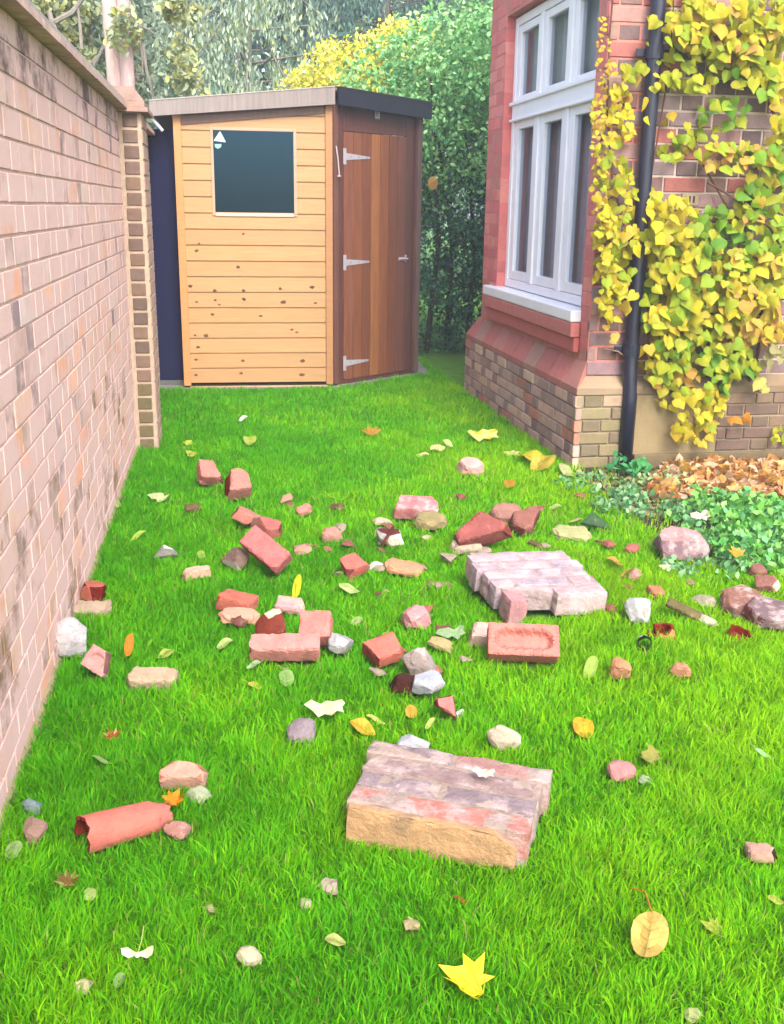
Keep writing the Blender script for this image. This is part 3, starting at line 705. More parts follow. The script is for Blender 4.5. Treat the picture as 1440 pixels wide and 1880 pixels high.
# ---- silver-green tree leaning over the garden wall at the left
sg = thing('broadleaf_tree', 'silvery green leafy tree hanging over the far end of the garden wall', 'tree', (-3.4, 9.6, 0))
mb = trunk_mb([(-3.4, 9.6, 0), (-3.3, 9.6, 1.4), (-3.5, 9.6, 2.6), (-3.4, 9.6, 4.4)], .1, .03, c(120, 110, 100)); mb.build('trunk', M['bark'], sg)
SB = [(-3.3, 9.6, 3.2, .8, .6, .7), (-2.7, 9.5, 3.0, .6, .5, .6), (-3.8, 9.4, 2.6, .7, .6, .6), (-2.9, 9.6, 2.4, .6, .5, .5), (-4.2, 9.2, 3.4, .8, .7, .8), (-3.2, 9.8, 4.0, 1.0, .8, .6), (-2.3, 10, 2.6, .5, .5, .5)]
leaf_cloud('foliage', clumped(blob_pts(SB, 160), 900, .07, 12000), .065, kolor([c(168, 188, 160, .55), c(146, 170, 140, .55), c(188, 204, 160, .55), c(120, 146, 120, .55)]), M['foliage'], sg)

# ---- far wood
WB_ = []
for k in range(80):
    WB_.append((R.uniform(-11, 9), R.uniform(19, 23), R.uniform(.5, 9), R.uniform(1.0, 1.9), 1.0, R.uniform(1.0, 1.8)))
fwood = leaf_cloud('distant_wood', clumped(blob_pts(WB_, 40), 9000, .25, 80000), .2, kolor([c(110, 156, 138, .8), c(90, 136, 124, .75), c(146, 184, 146, .8), c(78, 122, 118, .75), c(164, 196, 150, .8)]), M['foliage'], None)
tag(fwood, kind='stuff')

# ------------------------------------------------------------------ climber on the house front
vine = thing('climbing_vine', 'climbing vine with large yellow and green leaves covering the house front', 'vine', G(1352, 858))
def FP(x, y, off=0): return PL(x, y, HW-AX*off, BX)
def stem(pts, r0, r1, colr, off=.03):
    mb = MB(); P = [FP(x, y, off+R.uniform(-.01, .02)) for x, y in pts]; n = len(P)
    mb.tube(P, [r0+(r1-r0)*i/(n-1) for i in range(n)], colr, 7); return mb
BRN = c(120, 84, 66, .5)
SM = MB()
for pts, r0, r1 in (([(1356, 868), (1362, 820), (1374, 770), (1370, 720), (1392, 650), (1400, 560), (1380, 470), (1330, 370), (1290, 300)], .014, .005),
        ([(1362, 820), (1345, 760), (1322, 700), (1280, 620), (1240, 560), (1190, 500), (1150, 430), (1125, 330), (1115, 200), (1120, 60), (1130, -60)], .010, .004),
        ([(1374, 770), (1400, 740), (1436, 730), (1480, 690)], .006, .004), ([(1435, 455), (1415, 420), (1380, 385), (1330, 352), (1300, 335)], .006, .006),
        ([(1400, 560), (1440, 480), (1460, 300), (1400, 160), (1330, 60), (1240, 100)], .009, .004), ([(1190, 500), (1180, 380), (1200, 300), (1230, 120), (1240, -40)], .006, .003),
        ([(1356, 868), (1338, 815), (1325, 780)], .004, .003), ([(1356, 868), (1380, 830), (1395, 800), (1390, 760)], .004, .003), ([(1356, 860), (1352, 812), (1340, 770), (1345, 730)], .004, .003), ([(1360, 800), (1330, 795), (1310, 770)], .003, .002), ([(1370, 790), (1410, 805), (1440, 780)], .003, .002), ([(1160, 665), (1135, 645), (1110, 640)], .004, .003)):
    q = stem(pts, r0, r1, BRN if r0 > .0045 else c(170, 140, 120, .5), .04 if pts[0] != (1435, 455) else .13)
    o = len(SM.v); SM.v += q.v; SM.f += [tuple(i+o for i in f) for f in q.f]; SM.c += q.c
SM.build('stems', M['bark'], vine)
Y1 = [c(240, 220, 60, .72), c(232, 214, 70, .72), c(246, 214, 84, .72), c(226, 216, 60, .72)]
YG = [c(206, 212, 60, .7), c(182, 206, 60, .7), c(222, 218, 70, .7)]
GN = [c(150, 200, 60, .66), c(128, 186, 64, .64), c(176, 208, 70, .68), c(206, 212, 64, .7)]
OR = [c(244, 200, 110, .72), c(240, 186, 110, .7)]
CL = [(1108, 110, 12, 110, 34, 13, Y1+OR), (1102, 300, 16, 150, 50, 15, Y1+OR), (1098, 210, 12, 40, 20, 15, OR+Y1), (1145, 150, 30, 40, 12, 26, Y1+OR), (1165, 128, 20, 16, 8, 32, YG), (1225, 150, 34, 18, 10, 36, YG+Y1), (1210, 205, 30, 24, 8, 36, Y1), (1138, 210, 28, 55, 26, 26, Y1),
      (1128, 330, 34, 85, 56, 26, Y1+YG), (1112, 470, 22, 100, 46, 27, Y1), (1150, 470, 50, 90, 70, 32, Y1+YG), (1195, 350, 30, 22, 9, 34, YG), (1135, 550, 40, 40, 22, 32, Y1), (1120, 610, 14, 20, 4, 24, OR),
      (1260, 30, 60, 50, 36, 36, YG+Y1), (1330, 50, 90, 55, 70, 40, YG+Y1+OR), (1400, 80, 60, 70, 60, 40, Y1+YG), (1265, 90, 60, 30, 26, 36, YG), (1360, 110, 50, 40, 30, 38, YG+GN), (1425, 30, 40, 50, 30, 38, YG),
      (1270, 145, 50, 20, 14, 36, YG), (1410, 160, 28, 22, 6, 36, GN), (1330, 205, 45, 22, 14, 36, GN), (1435, 170, 20, 30, 8, 38, Y1), (1440, 260, 26, 60, 18, 38, YG+Y1), (1280, 250, 40, 30, 12, 34, YG), (1235, 270, 26, 24, 9, 34, YG), (1320, 285, 40, 24, 14, 36, YG+OR),
      (1370, 285, 30, 25, 14, 34, OR+YG), (1420, 330, 40, 60, 46, 38, GN+YG+Y1), (1390, 400, 40, 60, 34, 38, OR+YG+GN), (1235, 400, 45, 40, 34, 38, Y1), (1230, 460, 60, 50, 56, 42, Y1+YG), (1320, 420, 40, 40, 26, 38, GN), (1310, 500, 70, 50, 70, 42, Y1+YG+GN), (1390, 510, 60, 60, 70, 42, Y1+YG+OR),
      (1430, 450, 30, 60, 26, 40, YG+GN), (1220, 545, 50, 50, 56, 42, YG+Y1+GN), (1300, 580, 70, 40, 66, 42, YG+Y1), (1390, 590, 50, 40, 40, 40, Y1+OR), (1200, 610, 40, 36, 34, 40, YG+Y1), (1270, 640, 60, 26, 34, 40, GN+YG), (1350, 660, 46, 30, 30, 40, GN+YG), (1425, 595, 24, 30, 12, 38, OR+Y1),
      (1180, 655, 30, 20, 12, 34, Y1), (1240, 690, 50, 20, 22, 38, OR+YG), (1330, 690, 40, 24, 20, 38, GN+YG), (1265, 730, 60, 18, 22, 36, Y1+YG), (1310, 745, 30, 20, 10, 34, Y1), (1275, 785, 34, 32, 26, 38, Y1), (1305, 775, 20, 16, 6, 34, YG), (1395, 705, 16, 14, 3, 36, [c(226, 222, 140, .7)]), (1420, 660, 20, 30, 7, 34, [c(214, 206, 170, .6)]), (1358, 768, 16, 10, 4, 30, [c(236, 160, 60, .7)]), (1436, 795, 14, 20, 5, 34, YG), (1200, 120, 12, 90, 10, 18, YG)]
LV = []; LF = []; LC = []
def vleaf(P, s, nrm, dwn, colr, pw=1.0):
    colr = (colr[0]*.80, colr[1]*.80, colr[2]*.5)
    """rounded heart-shaped leaf with a shallow fold and drip tip"""
    sx = np.cross(nrm, dwn); sx = unit(sx); dy = unit(dwn-nrm*(dwn@nrm))
    pw *= R.uniform(.78, 1.08)
    pts2 = [(0, -.20), (.20, -.34), (.44, -.22), (.50, .0), (.40, .20), (.22, .40), (0, .68)]
    ct = R.uniform(.1, .5); cl = R.uniform(-.1, .25)
    base = len(LV)
    out = pts2+[(-x, y) for x, y in pts2[-2:0:-1]]
    LV.append(P+dy*s*.12)
    for x, y in out:
        x2 = x*pw+R.uniform(-.03, .03); y2 = y+R.uniform(-.03, .03)
        LV.append(P+sx*s*x2+dy*s*y2-nrm*s*(ct*abs(x2)*1.3+cl*y2*y2))
    n = len(out)
    for i in range(n): LF.append((base, base+1+i, base+1+(i+1) % n)); LC.append(colr)
for (cx, cy, rx, ry, n, sz, pal) in CL:
    for k in range(int(n*1.55)):
        w = R.uniform(0, 2*math.pi); r_ = math.sqrt(R.random())*1.05
        off = R.uniform(.02, .2)
        P = FP(cx+rx*r_*math.cos(w), cy+ry*r_*math.sin(w), off)
        bb_ = float((P-HK)@BX)
        if .235 < bb_ < .335 and R.random() > (.6 if 1.1 < P[2] < 1.45 else .3 if P[2] > 1.45 else .04): continue
        s = sz*4.75/F*R.uniform(.42, .86)
        nrm = unit(-AX + BX*R.gauss(-.1, .45) + Zv*R.gauss(.35, .4))
        dwn = unit(-Zv + BX*R.gauss(0, .75) - AX*R.uniform(-.1, .4))
        vleaf(P, s, nrm, dwn, jit(R.choice(pal), .12))
Varr = np.array(LV); 
np_mesh('leaves', Varr, [np.array(LF)], [np.array(LC)], M['vine'], vine)

# ------------------------------------------------------------------ low planting and litter in the bed
def weed(label, px, py, n, spread, size, cols, h, group='leafy weeds in the bed'):
    p0 = G(px, py); t = thing('weed', label, 'plant', p0, group); mb = MB(); P = []
    for k in range(n):
        a = R.uniform(0, 2*math.pi); r_ = spread*math.sqrt(R.random()); b_ = p0+np.array([math.cos(a)*r_, math.sin(a)*r_, 0])
        tip = b_+np.array([math.cos(a)*.03, math.sin(a)*.03, h*R.uniform(.35, .85)])
        mb.tube([b_, (b_+tip)/2+np.array([R.uniform(-.01, .01)]*3), tip], [.002, .0015, .001], cols[0], 4)
        for q in range(6): P.append(b_+(tip-b_)*R.uniform(.45, 1.05)+np.array([R.gauss(0, .02), R.gauss(0, .02), R.gauss(0, .006)]))
    mb.build('stems', M['foliage'], t)
    n_ = len(P); leaf_cloud('leaves', np.array(P), size, kolor(cols), M['foliage'], t, aspect=.7, dirv=(0, -.3, .35), spread=.9)
BGc = [c(128, 190, 122, .62), c(104, 168, 104, .58), c(156, 206, 140, .64)]
GGc = [c(120, 196, 80, .75), c(96, 176, 76, .7), c(150, 212, 104, .75), c(120, 188, 120, .72)]
weed('bluish green weed with palm-shaped leaves at the foot of the downpipe', 1160, 880, 14, .07, .05, [c(100, 190, 110, .7), c(80, 170, 100, .65)], .13)
weed('mint green weed clump on the bed edge left of the downpipe', 1100, 900, 26, .16, .026, BGc, .07)
weed('mint green weed clump in front of the downpipe', 1170, 940, 46, .17, .028, BGc, .09)
weed('pale sage weed clump between downpipe and orange leaves', 1222, 900, 20, .10, .03, [c(186, 206, 140, .7), c(156, 186, 120, .7)], .09)
weed('mid green weed clump behind the purple rubble lump', 1290, 955, 34, .14, .03, BGc+GGc, .07)
weed('lush green weed clump in front of the orange leaf litter', 1360, 950, 80, .2, .036, GGc, .12)
weed('lush green weed clump at the right edge below the vine', 1430, 985, 90, .22, .04, GGc, .13)
weed('lush green weed clump just right of the purple rubble lump', 1335, 1010, 60, .16, .034, GGc, .10)
weed('lush green weed clump above the brown clay shards', 1400, 1035, 50, .14, .036, GGc, .10)
weed('blue-green weed sprigs beneath the purple rubble lump', 1285, 1052, 26, .12, .03, BGc, .06)
# litter: uncountable
def litter(poly, n, size, cols, zmax, name, dens_bias=None):
    P = []
    xs = [p[0] for p in poly]; ys = [p[1] for p in poly]
    while len(P) < n:
        x, y = R.uniform(min(xs), max(xs)), R.uniform(min(ys), max(ys))
        if inpoly(np.array([x]), np.array([y]), [(p[0], p[1]) for p in poly])[0]: P.append((x, y, R.uniform(.006, zmax)))
    o = leaf_cloud(name, np.array(P), size, kolor(cols), M['leaf'], None, aspect=.75, dirv=(0, 0, 0), spread=1, fold=.35)
    return tag(o, kind='stuff')
# ------------------------------------------------------------------ rubble tools
def noise_rough(bm, amp, fr, sel):
    for v in bm.verts:
        if sel(v): v.co += noise.noise_vector(v.co*fr+Vector((SD_[0], 3.1, 7.7)))*amp
SD_ = [0.0]
def chunk(L, D, T, cuts=(), amp=.0035, wear=.003, face=(.3, .1, .08), inner=None, frog=0, cell=.018, seed=0, fr=38, smearf=None):
    """a brick or stone piece centred on the origin, base z=0: real arrises worn, broken ends rough"""
    SD_[0] = seed*13.7; rr = random.Random(seed); inner = inner or face
    bm = bmesh.new(); bmesh.ops.create_cube(bm, size=1)
    for v in bm.verts: v.co = Vector((v.co.x*L, v.co.y*D, (v.co.z+.5)*T))
    cutfaces = []
    for (px, py, pz, nx, ny, nz) in cuts:
        nrm = Vector((nx, ny, nz)).normalized(); co = Vector((px*L, py*D, pz*T))
        res = bmesh.ops.bisect_plane(bm, geom=bm.verts[:]+bm.edges[:]+bm.faces[:], plane_co=co, plane_no=nrm, clear_outer=True)
        ed = [e for e in bm.edges if e.is_boundary]
        if ed:
            r = bmesh.ops.holes_fill(bm, edges=ed)
            for f in r['faces']: f.material_index = 1
    bmesh.ops.recalc_face_normals(bm, faces=bm.faces)
    bmesh.ops.triangulate(bm, faces=bm.faces)
    for it in range(6):
        lim = cell if not frog else .009
        ee = [e for e in bm.edges if e.calc_length() > lim*1.5]
        if not ee or len(bm.faces) > 5000: break
        bmesh.ops.subdivide_edges(bm, edges=ee, cuts=1)
        bmesh.ops.triangulate(bm, faces=[f for f in bm.faces if len(f.verts) > 3])
    bm.normal_update()
    if len(cuts) >= 11:
        for _ in range(1): bmesh.ops.smooth_vert(bm, verts=bm.verts, factor=.5, use_axis_x=True, use_axis_y=True, use_axis_z=True)
    bm.normal_update(); sharp = {}
    for v in bm.verts:
        ns = [f.normal for f in v.link_faces]; mn = 1
        for a in ns:
            for b in ns: mn = min(mn, a.dot(b))
        sharp[v.index] = mn
    bm.verts.index_update(); info = [(v, sharp.get(v.index, 1), v.normal.copy(), any(f.material_index == 1 for f in v.link_faces), all(abs(f.normal.z-1) < .02 for f in v.link_faces)) for v in bm.verts]
    for (v, mn, nrm, br, top) in info:
        q = noise.noise(v.co*fr+Vector((seed*3.3, 0, 0)))
        if frog and top and mn > .9:
            ax = max(0, abs(v.co.x)-(L/2-.032-D*.18)); ay = abs(v.co.y)
            dd_ = math.hypot(ax, ay)/(D*.30)
            if dd_ < 1: v.co.z -= frog*min(1, (1-dd_)*3.2)
        if mn < .5: v.co -= nrm*wear*(1+q*1.6)
        n3 = noise.noise_vector(v.co*fr+Vector((seed*1.7, 5, 9)))
        v.co += n3*(amp if br else amp*.22)
        if br: v.co += noise.noise_vector(v.co*fr*.35+Vector((seed, 2, 2)))*amp*1.8
    mb = MB()
    def cf(f):
        k = 1+noise.noise(f.calc_center_median()*25+Vector((seed, 0, 0)))*.12
        base = inner if f.material_index == 1 else face
        if smearf and noise.noise(f.calc_center_median()*14+Vector((0, seed, 4))) > .18: base = smearf
        return tuple(x*k for x in base)
    mb.addbm(bm, cf); bm.free(); return mb
def xf(mb, rot, sc, loc):
    Rm = np.array(Euler([math.radians(a) for a in rot], 'XYZ').to_matrix()); V = np.array(mb.v)*sc@Rm.T+loc; return V
FOOT = []
def place(parts, rot, box, name, label, cat, group=None, z0=.008, smooth=False, foot=.9, fixscale=None, parentless=None):
    """fit real 3D parts to where the photo shows them: centre of the picture box on the ground plane, width from the box"""
    x0, y0, x1, y1 = box; rot = tuple(rot)
    allv = MB(); allv.v = [v for p in parts for v in p[1].v]
    gp = G((x0+x1)/2, min(y1, 1879)); sc = fixscale or 1.0
    loc = np.array([gp[0], gp[1]+.04, 0.])
    for it in range(8):
        V = xf(allv, rot, sc, np.zeros(3)); zb = V[:, 2].min(); loc[2] = z0-zb; V = V+loc
        px = np.array([proj(v) for v in V[::max(1, len(V)//400)]])
        bx0, bx1, by0, by1 = px[:, 0].min(), px[:, 0].max(), px[:, 1].min(), px[:, 1].max()
        if not fixscale: sc *= ((x1-x0)/(bx1-bx0))**.9
        dist = loc[1]; s = dist/F
        loc[0] += ((x0+x1)/2-(bx0+bx1)/2)*s
        g1, g0 = G((x0+x1)/2, y1), G((x0+x1)/2, by1-( (by0+by1)/2-(y0+y1)/2 )*0)
        dy = (y0+y1)/2-(by0+by1)/2
        ga, gb = G(720, (y0+y1)/2), G(720, (y0+y1)/2+dy*-1 if False else (y0+y1)/2-dy)
        loc[1] += (ga[1]-gb[1])*.9
    V = xf(allv, rot, sc, np.zeros(3)); loc[2] = z0-V[:, 2].min()
    W_ = V+loc
    if foot:
        low = W_[W_[:, 2] < z0+.05]
        if len(low) > 2: FOOT.append((hull2(low[:, :2]), low[:, 2].min(), foot))
    if len(parts) == 1 and not parentless:
        p = parts[0]; p[1].v = [tuple(v) for v in W_]
        o = p[1].build(name, p[2], None, loc, smooth); return tag(o, label, cat, group)
    t = thing(name, label, cat, loc, group); i = 0
    for (nm, mb_, mat) in parts:
        n = len(mb_.v); mb_.v = [tuple(v) for v in W_[i:i+n]]; i += n; mb_.build(nm, mat, t, smooth=smooth)
    return t
def hull2(P):
    P = sorted(map(tuple, np.round(P, 4))); 
    def half(pts):
        h = []
        for p in pts:
            while len(h) > 1 and (h[-1][0]-h[-2][0])*(p[1]-h[-2][1])-(h[-1][1]-h[-2][1])*(p[0]-h[-2][0]) <= 0: h.pop()
            h.append(p)
        return h
    a, b = half(P), half(P[::-1]); H = np.array(a[:-1]+b[:-1]); ctr = H.mean(0); return ctr+(H-ctr)*.93
RED, ORG_, PNK = c(222, 132, 114, .52), c(226, 114, 84, .52), c(228, 152, 142, .58)
DRK, BUF, WHT = c(150, 80, 70, .5), c(216, 184, 150, .6), c(216, 208, 206, .68)
MAU, GRY, BEI = c(186, 152, 160, .55), c(176, 178, 186, .6), c(224, 196, 168, .62)
DR2 = c(120, 34, 24, .5)
seedc = [1]
def deb(box, dims, rot, label, face=RED, inner=None, cuts=(), name='broken_brick', cat='brick', mat='chip', frog=0, amp=.003, group=None, z0=.01, wear=.004, smearf=None, cell=.013, foot=.9):
    seedc[0] += 1; lu = sum(face)/3; face = tuple((x*.82+lu*.2)*(.84 if mat == 'mchunk' else 1) for x in face)
    if name in ('broken_brick', 'brick_flake') and not frog:
        rr = random.Random(seedc[0]); inner = inner or tuple(x*.82 for x in face)
        for q in range(3):
            cn = (rr.choice((-1, 1)), rr.choice((-1, 1)), rr.choice((0, 1, 1))); kk = rr.uniform(.40, .46)
            cuts = tuple(cuts)+((cn[0]*kk, cn[1]*(kk-.03), .5+(cn[2]-.5)*kk*2-.03*(cn[2]*2-1), cn[0]*rr.uniform(.5, 1), cn[1]*rr.uniform(.5, 1), (cn[2]*2-1)*rr.uniform(.4, 1)),)
    mb = chunk(*dims, cuts=cuts, face=face, inner=inner, frog=frog, seed=seedc[0], amp=amp, wear=wear, smearf=smearf, cell=cell)
    return place([(name, mb, M[mat])], rot, box, name, label, cat, group, z0, foot=foot)
ENDR = ((.30, 0, .5, 1, .3, .25),); ENDL = ((-.30, 0, .5, -1, .25, .3),)
JR = ((.34, 0, .5, 1, .5, .1), (.36, 0, .5, 1, -.6, .4)); JL = ((-.34, 0, .5, -1, .5, .3), (-.34, 0, .5, -1, -.5, .2))
def rocky(n, seed):
    n = n+5
    rr = random.Random(seed); o = []
    for k in range(n):
        d = unit([rr.uniform(-1, 1), rr.uniform(-1, 1), rr.uniform(-.5, 1)]); o.append((d[0]*.36, d[1]*.36, .5+d[2]*.36, *d))
    return tuple(o)

deb((360, 845, 410, 890), (.11, .10, .065), (38, 8, 24), 'red brick half, farthest of the pair near the end of the garden wall', RED, DR2, ENDR)
deb((411, 868, 463, 912), (.11, .10, .065), (36, -4, 20), 'red brick half with clean edges, nearer of the pair below the wall pier', RED, DR2, ENDL)
deb((425, 932, 480, 966), (.14, .10, .06), (-16, 22, -22), 'red brick end with dark left underside above the leaning long brick', RED, DRK, JL)
deb((470, 953, 518, 986), (.13, .10, .065), (20, 10, 30), 'notched red brick fragment touching the leaning long brick from behind', c(206, 104, 92, .55), DRK, JR+((.0, .45, .8, .3, 1, .8),))
deb((408, 1003, 458, 1052), (.10, .09, .08), (16, 18, -30), 'whitish mortar lump under the raised end of the leaning long brick', c(210, 196, 186, .62), c(150, 120, 112, .5), rocky(5, 3), 'mortar_lump', 'rubble', 'mchunk')
deb((440, 976, 538, 1046), (.215, .1025, .065), (42, 26, -32), 'long smooth red brick leaning diagonally down to the right', c(214, 108, 104, .58), z0=.02)
deb((281, 1000, 330, 1027), (.10, .07, .045), (14, 6, 8), 'whitish mortar chip with a grey notch, alone near the garden wall', c(222, 212, 196, .68), c(150, 146, 140), rocky(4, 5), 'mortar_lump', 'rubble', 'mchunk')
deb((334, 1038, 388, 1068), (.13, .05, .04), (8, -8, 12), 'crescent-shaped pinkish buff brick flake right of the whitish chip', c(224, 172, 142, .62), None, ((0, .3, .9, .2, 1, .9),)+JL, 'brick_flake', 'brick')
deb((147, 1066, 196, 1110), (.10, .08, .07), (-6, 8, -28), 'orange-red brick half with dark right side beside the garden wall', c(214, 104, 78, .56), DR2, JR)
deb((128, 1104, 206, 1132), (.17, .06, .022), (12, 2, 6), 'thin buff mortar strip in front of the red brick by the garden wall', c(218, 186, 150, .62), None, JL+JR, 'mortar_strip', 'rubble', 'mchunk', amp=.006)
deb((95, 1128, 160, 1212), (.12, .08, .13), (-14, -10, 24), 'large rounded white mortar lump leaning against the garden wall', c(222, 212, 212, .7), None, rocky(9, 8), 'mortar_lump', 'rubble', 'mchunk', amp=.004)
deb((148, 1184, 204, 1246), (.12, .10, .06), (52, 20, -24), 'pale pink brick half with a groove leaning on the white lump', PNK, c(150, 104, 96), ((.34, 0, .5, 1, .6, 0),), frog=.012)
deb((230, 1229, 330, 1269), (.19, .07, .06), (14, 0, 2), 'buff coloured half-sunk brick at the left of the lawn', c(220, 188, 148, .62), None, JL, mat='mchunk', z0=-.012)
deb((396, 1086, 476, 1126), (.15, .10, .065), (-2, 4, -20), 'orange-red brick with two clean faces showing, left of centre', ORG_, c(190, 60, 24, .52), ())
deb((400, 1119, 478, 1143), (.15, .05, .02), (10, 3, 4), 'orange buff sliver lying against the front of the orange-red brick', c(236, 158, 124, .62), None, JL+JR, 'brick_flake')
deb((504, 1098, 560, 1123), (.12, .07, .03), (12, 4, -6), 'flat pink brick flake with mauve top behind the propped brick', c(226, 158, 158, .6), None, JR, 'brick_flake', smearf=c(222, 176, 160, .62))
deb((468, 1131, 526, 1173), (.11, .09, .06), (16, 8, -14), 'broken brick with beige mortar-covered top behind the long pink brick', c(224, 186, 160, .62), c(140, 64, 48, .5), rocky(4, 14))
deb((548, 1122, 612, 1190), (.10, .11, .065), (40, -3, -4), 'salmon brick propped up behind the right end of the long pink brick', c(226, 126, 112, .6), None, ((0, -.45, .5, .1, -1, .1),))
deb((457, 1167, 588, 1210), (.215, .06, .06), (30, 0, 4), 'long pink brick lying crosswise in the middle of the lawn', c(230, 136, 124, .6), DRK, ((-.42, 0, .5, -1, .2, 0),), z0=.015)
deb((602, 1164, 650, 1198), (.09, .06, .05), (20, 6, 0), 'pale grey mortar lump touching the right end of the long pink brick', c(200, 196, 196, .65), None, rocky(4, 18), 'mortar_lump', 'rubble', 'mchunk')
deb((665, 1171, 742, 1216), (.13, .10, .06), (24, -16, 18), 'red-orange brick half with a darker front end, right of the long pink brick', c(230, 108, 84, .6), c(170, 84, 72, .5), ((-.36, 0, .5, -1, -.3, .2),))
deb((736, 1198, 804, 1237), (.12, .07, .07), (10, 10, -20), 'rounded beige-grey stone with a hollow end above the dark brick end', c(208, 192, 176, .64), c(176, 160, 152), rocky(8, 21), 'stone_fragment', 'rubble', 'mchunk')
deb((756, 1232, 818, 1272), (.11, .09, .045), (18, 8, -8), 'pale blue-grey mortar slab lying on the dark brick end', c(196, 200, 208, .56), None, rocky(4, 22), 'mortar_slab', 'rubble', 'mchunk', z0=.03)
deb((716, 1240, 778, 1273), (.12, .07, .055), (-6, 4, -14), 'brick end with nearly black front face under the blue-grey slab', c(110, 50, 40, .35), c(80, 34, 28, .3), JL)
deb((796, 1274, 838, 1324), (.09, .08, .05), (44, 24, -28), 'small triangular pink-red brick corner with dark red left side', c(226, 120, 112, .6), DR2, ((.0, .2, .5, 1, 1, 0), (-.1, .2, .5, -1, .9, 0)))
deb((836, 1298, 852, 1322), (.05, .03, .02), (20, 10, 50), 'tiny white mortar crumb beside the triangular brick corner', c(226, 224, 206, .7), None, rocky(3, 25), 'mortar_crumb', 'rubble', 'mchunk')
deb((624, 1017, 680, 1062), (.12, .09, .06), (26, -18, 22), 'red brick half right of the yellow upright leaf, tilted left', c(226, 104, 86, .58), DRK, ENDR)
deb((676, 1029, 704, 1052), (.06, .05, .045), (10, 0, 10), 'small white-grey mortar cube against the tilted red brick half', c(206, 206, 196, .66), None, rocky(3, 27), 'mortar_lump', 'rubble', 'mchunk')
deb((704, 1032, 778, 1054), (.16, .06, .018), (12, 6, -8), 'thin orange brown tile shard flat in the grass left of the masonry slab', c(220, 146, 96, .58), None, JL+JR, 'tile_shard', 'tile')
deb((591, 971, 630, 993), (.08, .06, .04), (8, 0, -4), 'small dull pink brick piece half hidden in grass, centre back', c(206, 142, 122, .58), None, JR)
deb((543, 924, 574, 950), (.08, .05, .03), (16, -22, 26), 'tiny pink brick splinter pointing up right, centre back', c(212, 132, 114, .58), None, JR)
deb((722, 914, 806, 950), (.19, .10, .06), (20, 3, 2), 'dusty pink-red brick at the back of the rubble in the centre', c(222, 116, 118, .58), None, ((-.4, 0, .5, -1, .3, 0),), mat='chipm')
deb((760, 942, 822, 972), (.15, .08, .03), (10, -6, 14), 'mossy yellow-brown mortar slab in front of the dusty pink brick', c(188, 166, 100, .58), None, JL+JR, 'mortar_slab', 'rubble', 'mchunk')
deb((832, 948, 942, 1006), (.20, .11, .07), (34, -14, 12), 'big dark red broken brick behind the flat masonry slab', c(178, 88, 78, .52), c(150, 70, 62, .5), ((.3, 0, .5, 1, .9, 0), (-.2, .3, .5, -.5, 1, .3)))
deb((826, 992, 888, 1016), (.14, .06, .025), (14, 2, 4), 'cream mortar slab in front of the big dark red broken brick', c(220, 196, 160, .62), None, JL+JR, 'mortar_slab', 'rubble', 'mchunk')
deb((898, 928, 962, 962), (.15, .09, .03), (16, 6, -10), 'brown-pink clay tile shard, left of the two behind the dark red brick', c(186, 126, 104, .54), None, JL+JR, 'tile_shard', 'tile')
deb((935, 936, 992, 976), (.13, .09, .035), (22, -10, 20), 'jagged brown clay tile shard, right of the two behind the dark red brick', c(172, 104, 86, .52), c(130, 76, 62, .45), JL+((.3, -.2, .5, 1, -.8, 0),), 'tile_shard', 'tile')
deb((838, 845, 890, 869), (.14, .09, .04), (12, 4, -8), 'pale pink brick flake alone in the grass near the house plinth', c(232, 164, 150, .64), None, JL+JR, 'brick_flake')
deb((858, 1147, 912, 1184), (.10, .08, .05), (14, 0, 0), 'pale pink brick end behind the left end of the hollowed brick', c(224, 180, 162, .62), None, ENDL)
deb((736, 1120, 792, 1147), (.11, .07, .04), (12, 4, -6), 'small pink brick flake with a twig end, left of the hollowed brick', c(226, 148, 146, .6), None, JR+JL, 'brick_flake')
deb((784, 1168, 832, 1200), (.11, .07, .03), (8, 6, 10), 'pale tan mortar chip between the red-orange brick and hollowed brick', c(208, 184, 112, .6), None, rocky(4, 41), 'mortar_lump', 'rubble', 'mchunk')
deb((780, 1066, 832, 1088), (.13, .06, .02), (6, 3, -6), 'brownish tile sliver sunk in grass above the pink flake', c(170, 140, 96, .5), None, JL, 'tile_shard', 'tile', z0=-.004)
# hollowed brick, tilted to show its frog
fb = chunk(.215, .1025, .065, face=c(230, 142, 128, .54), inner=None, frog=.022, seed=77, amp=.001, wear=.0025, cell=.012)
place([('hollowed_brick', fb, M['chip'])], (46, 1, -2), (894, 1148, 1028, 1212), 'frogged_brick', 'whole salmon brick with a long hollow facing up, in front of the masonry slab', 'brick', None, .012)
deb((1198, 966, 1304, 1034), (.20, .10, .04), (22, 6, -14), 'purple-pink rubble lump with a dark hole at the edge of the weeds', c(204, 150, 144, .5), c(160, 126, 132, .46), JL+JR+((0, -.3, .8, .1, -1, 1.2),), 'masonry_lump', 'rubble', 'chipm', amp=.006)
deb((1238, 988, 1268, 1012), (.06, .04, .03), (40, 0, 6), 'dark purple brick crumb set in the front of the rubble lump', c(96, 74, 92, .45), None, rocky(3, 44), 'brick_crumb', 'brick', z0=.045, foot=0)
deb((1012, 968, 1088, 992), (.20, .09, .02), (8, 3, -8), 'thin greenish buff tile lying flat behind the masonry slab', c(188, 186, 112, .55), None, JL+JR, 'tile_shard', 'tile')
deb((1146, 1098, 1196, 1146), (.12, .10, .05), (24, 3, 4), 'grey-white mortar block right of the masonry slab', c(206, 204, 198, .62), None, rocky(5, 46), 'mortar_lump', 'rubble', 'mchunk')
deb((1186, 1074, 1222, 1100), (.09, .06, .03), (22, 10, 20), 'small orange-brown tile chip behind the grey-white mortar block', c(196, 124, 78, .54), None, JR, 'tile_shard', 'tile')
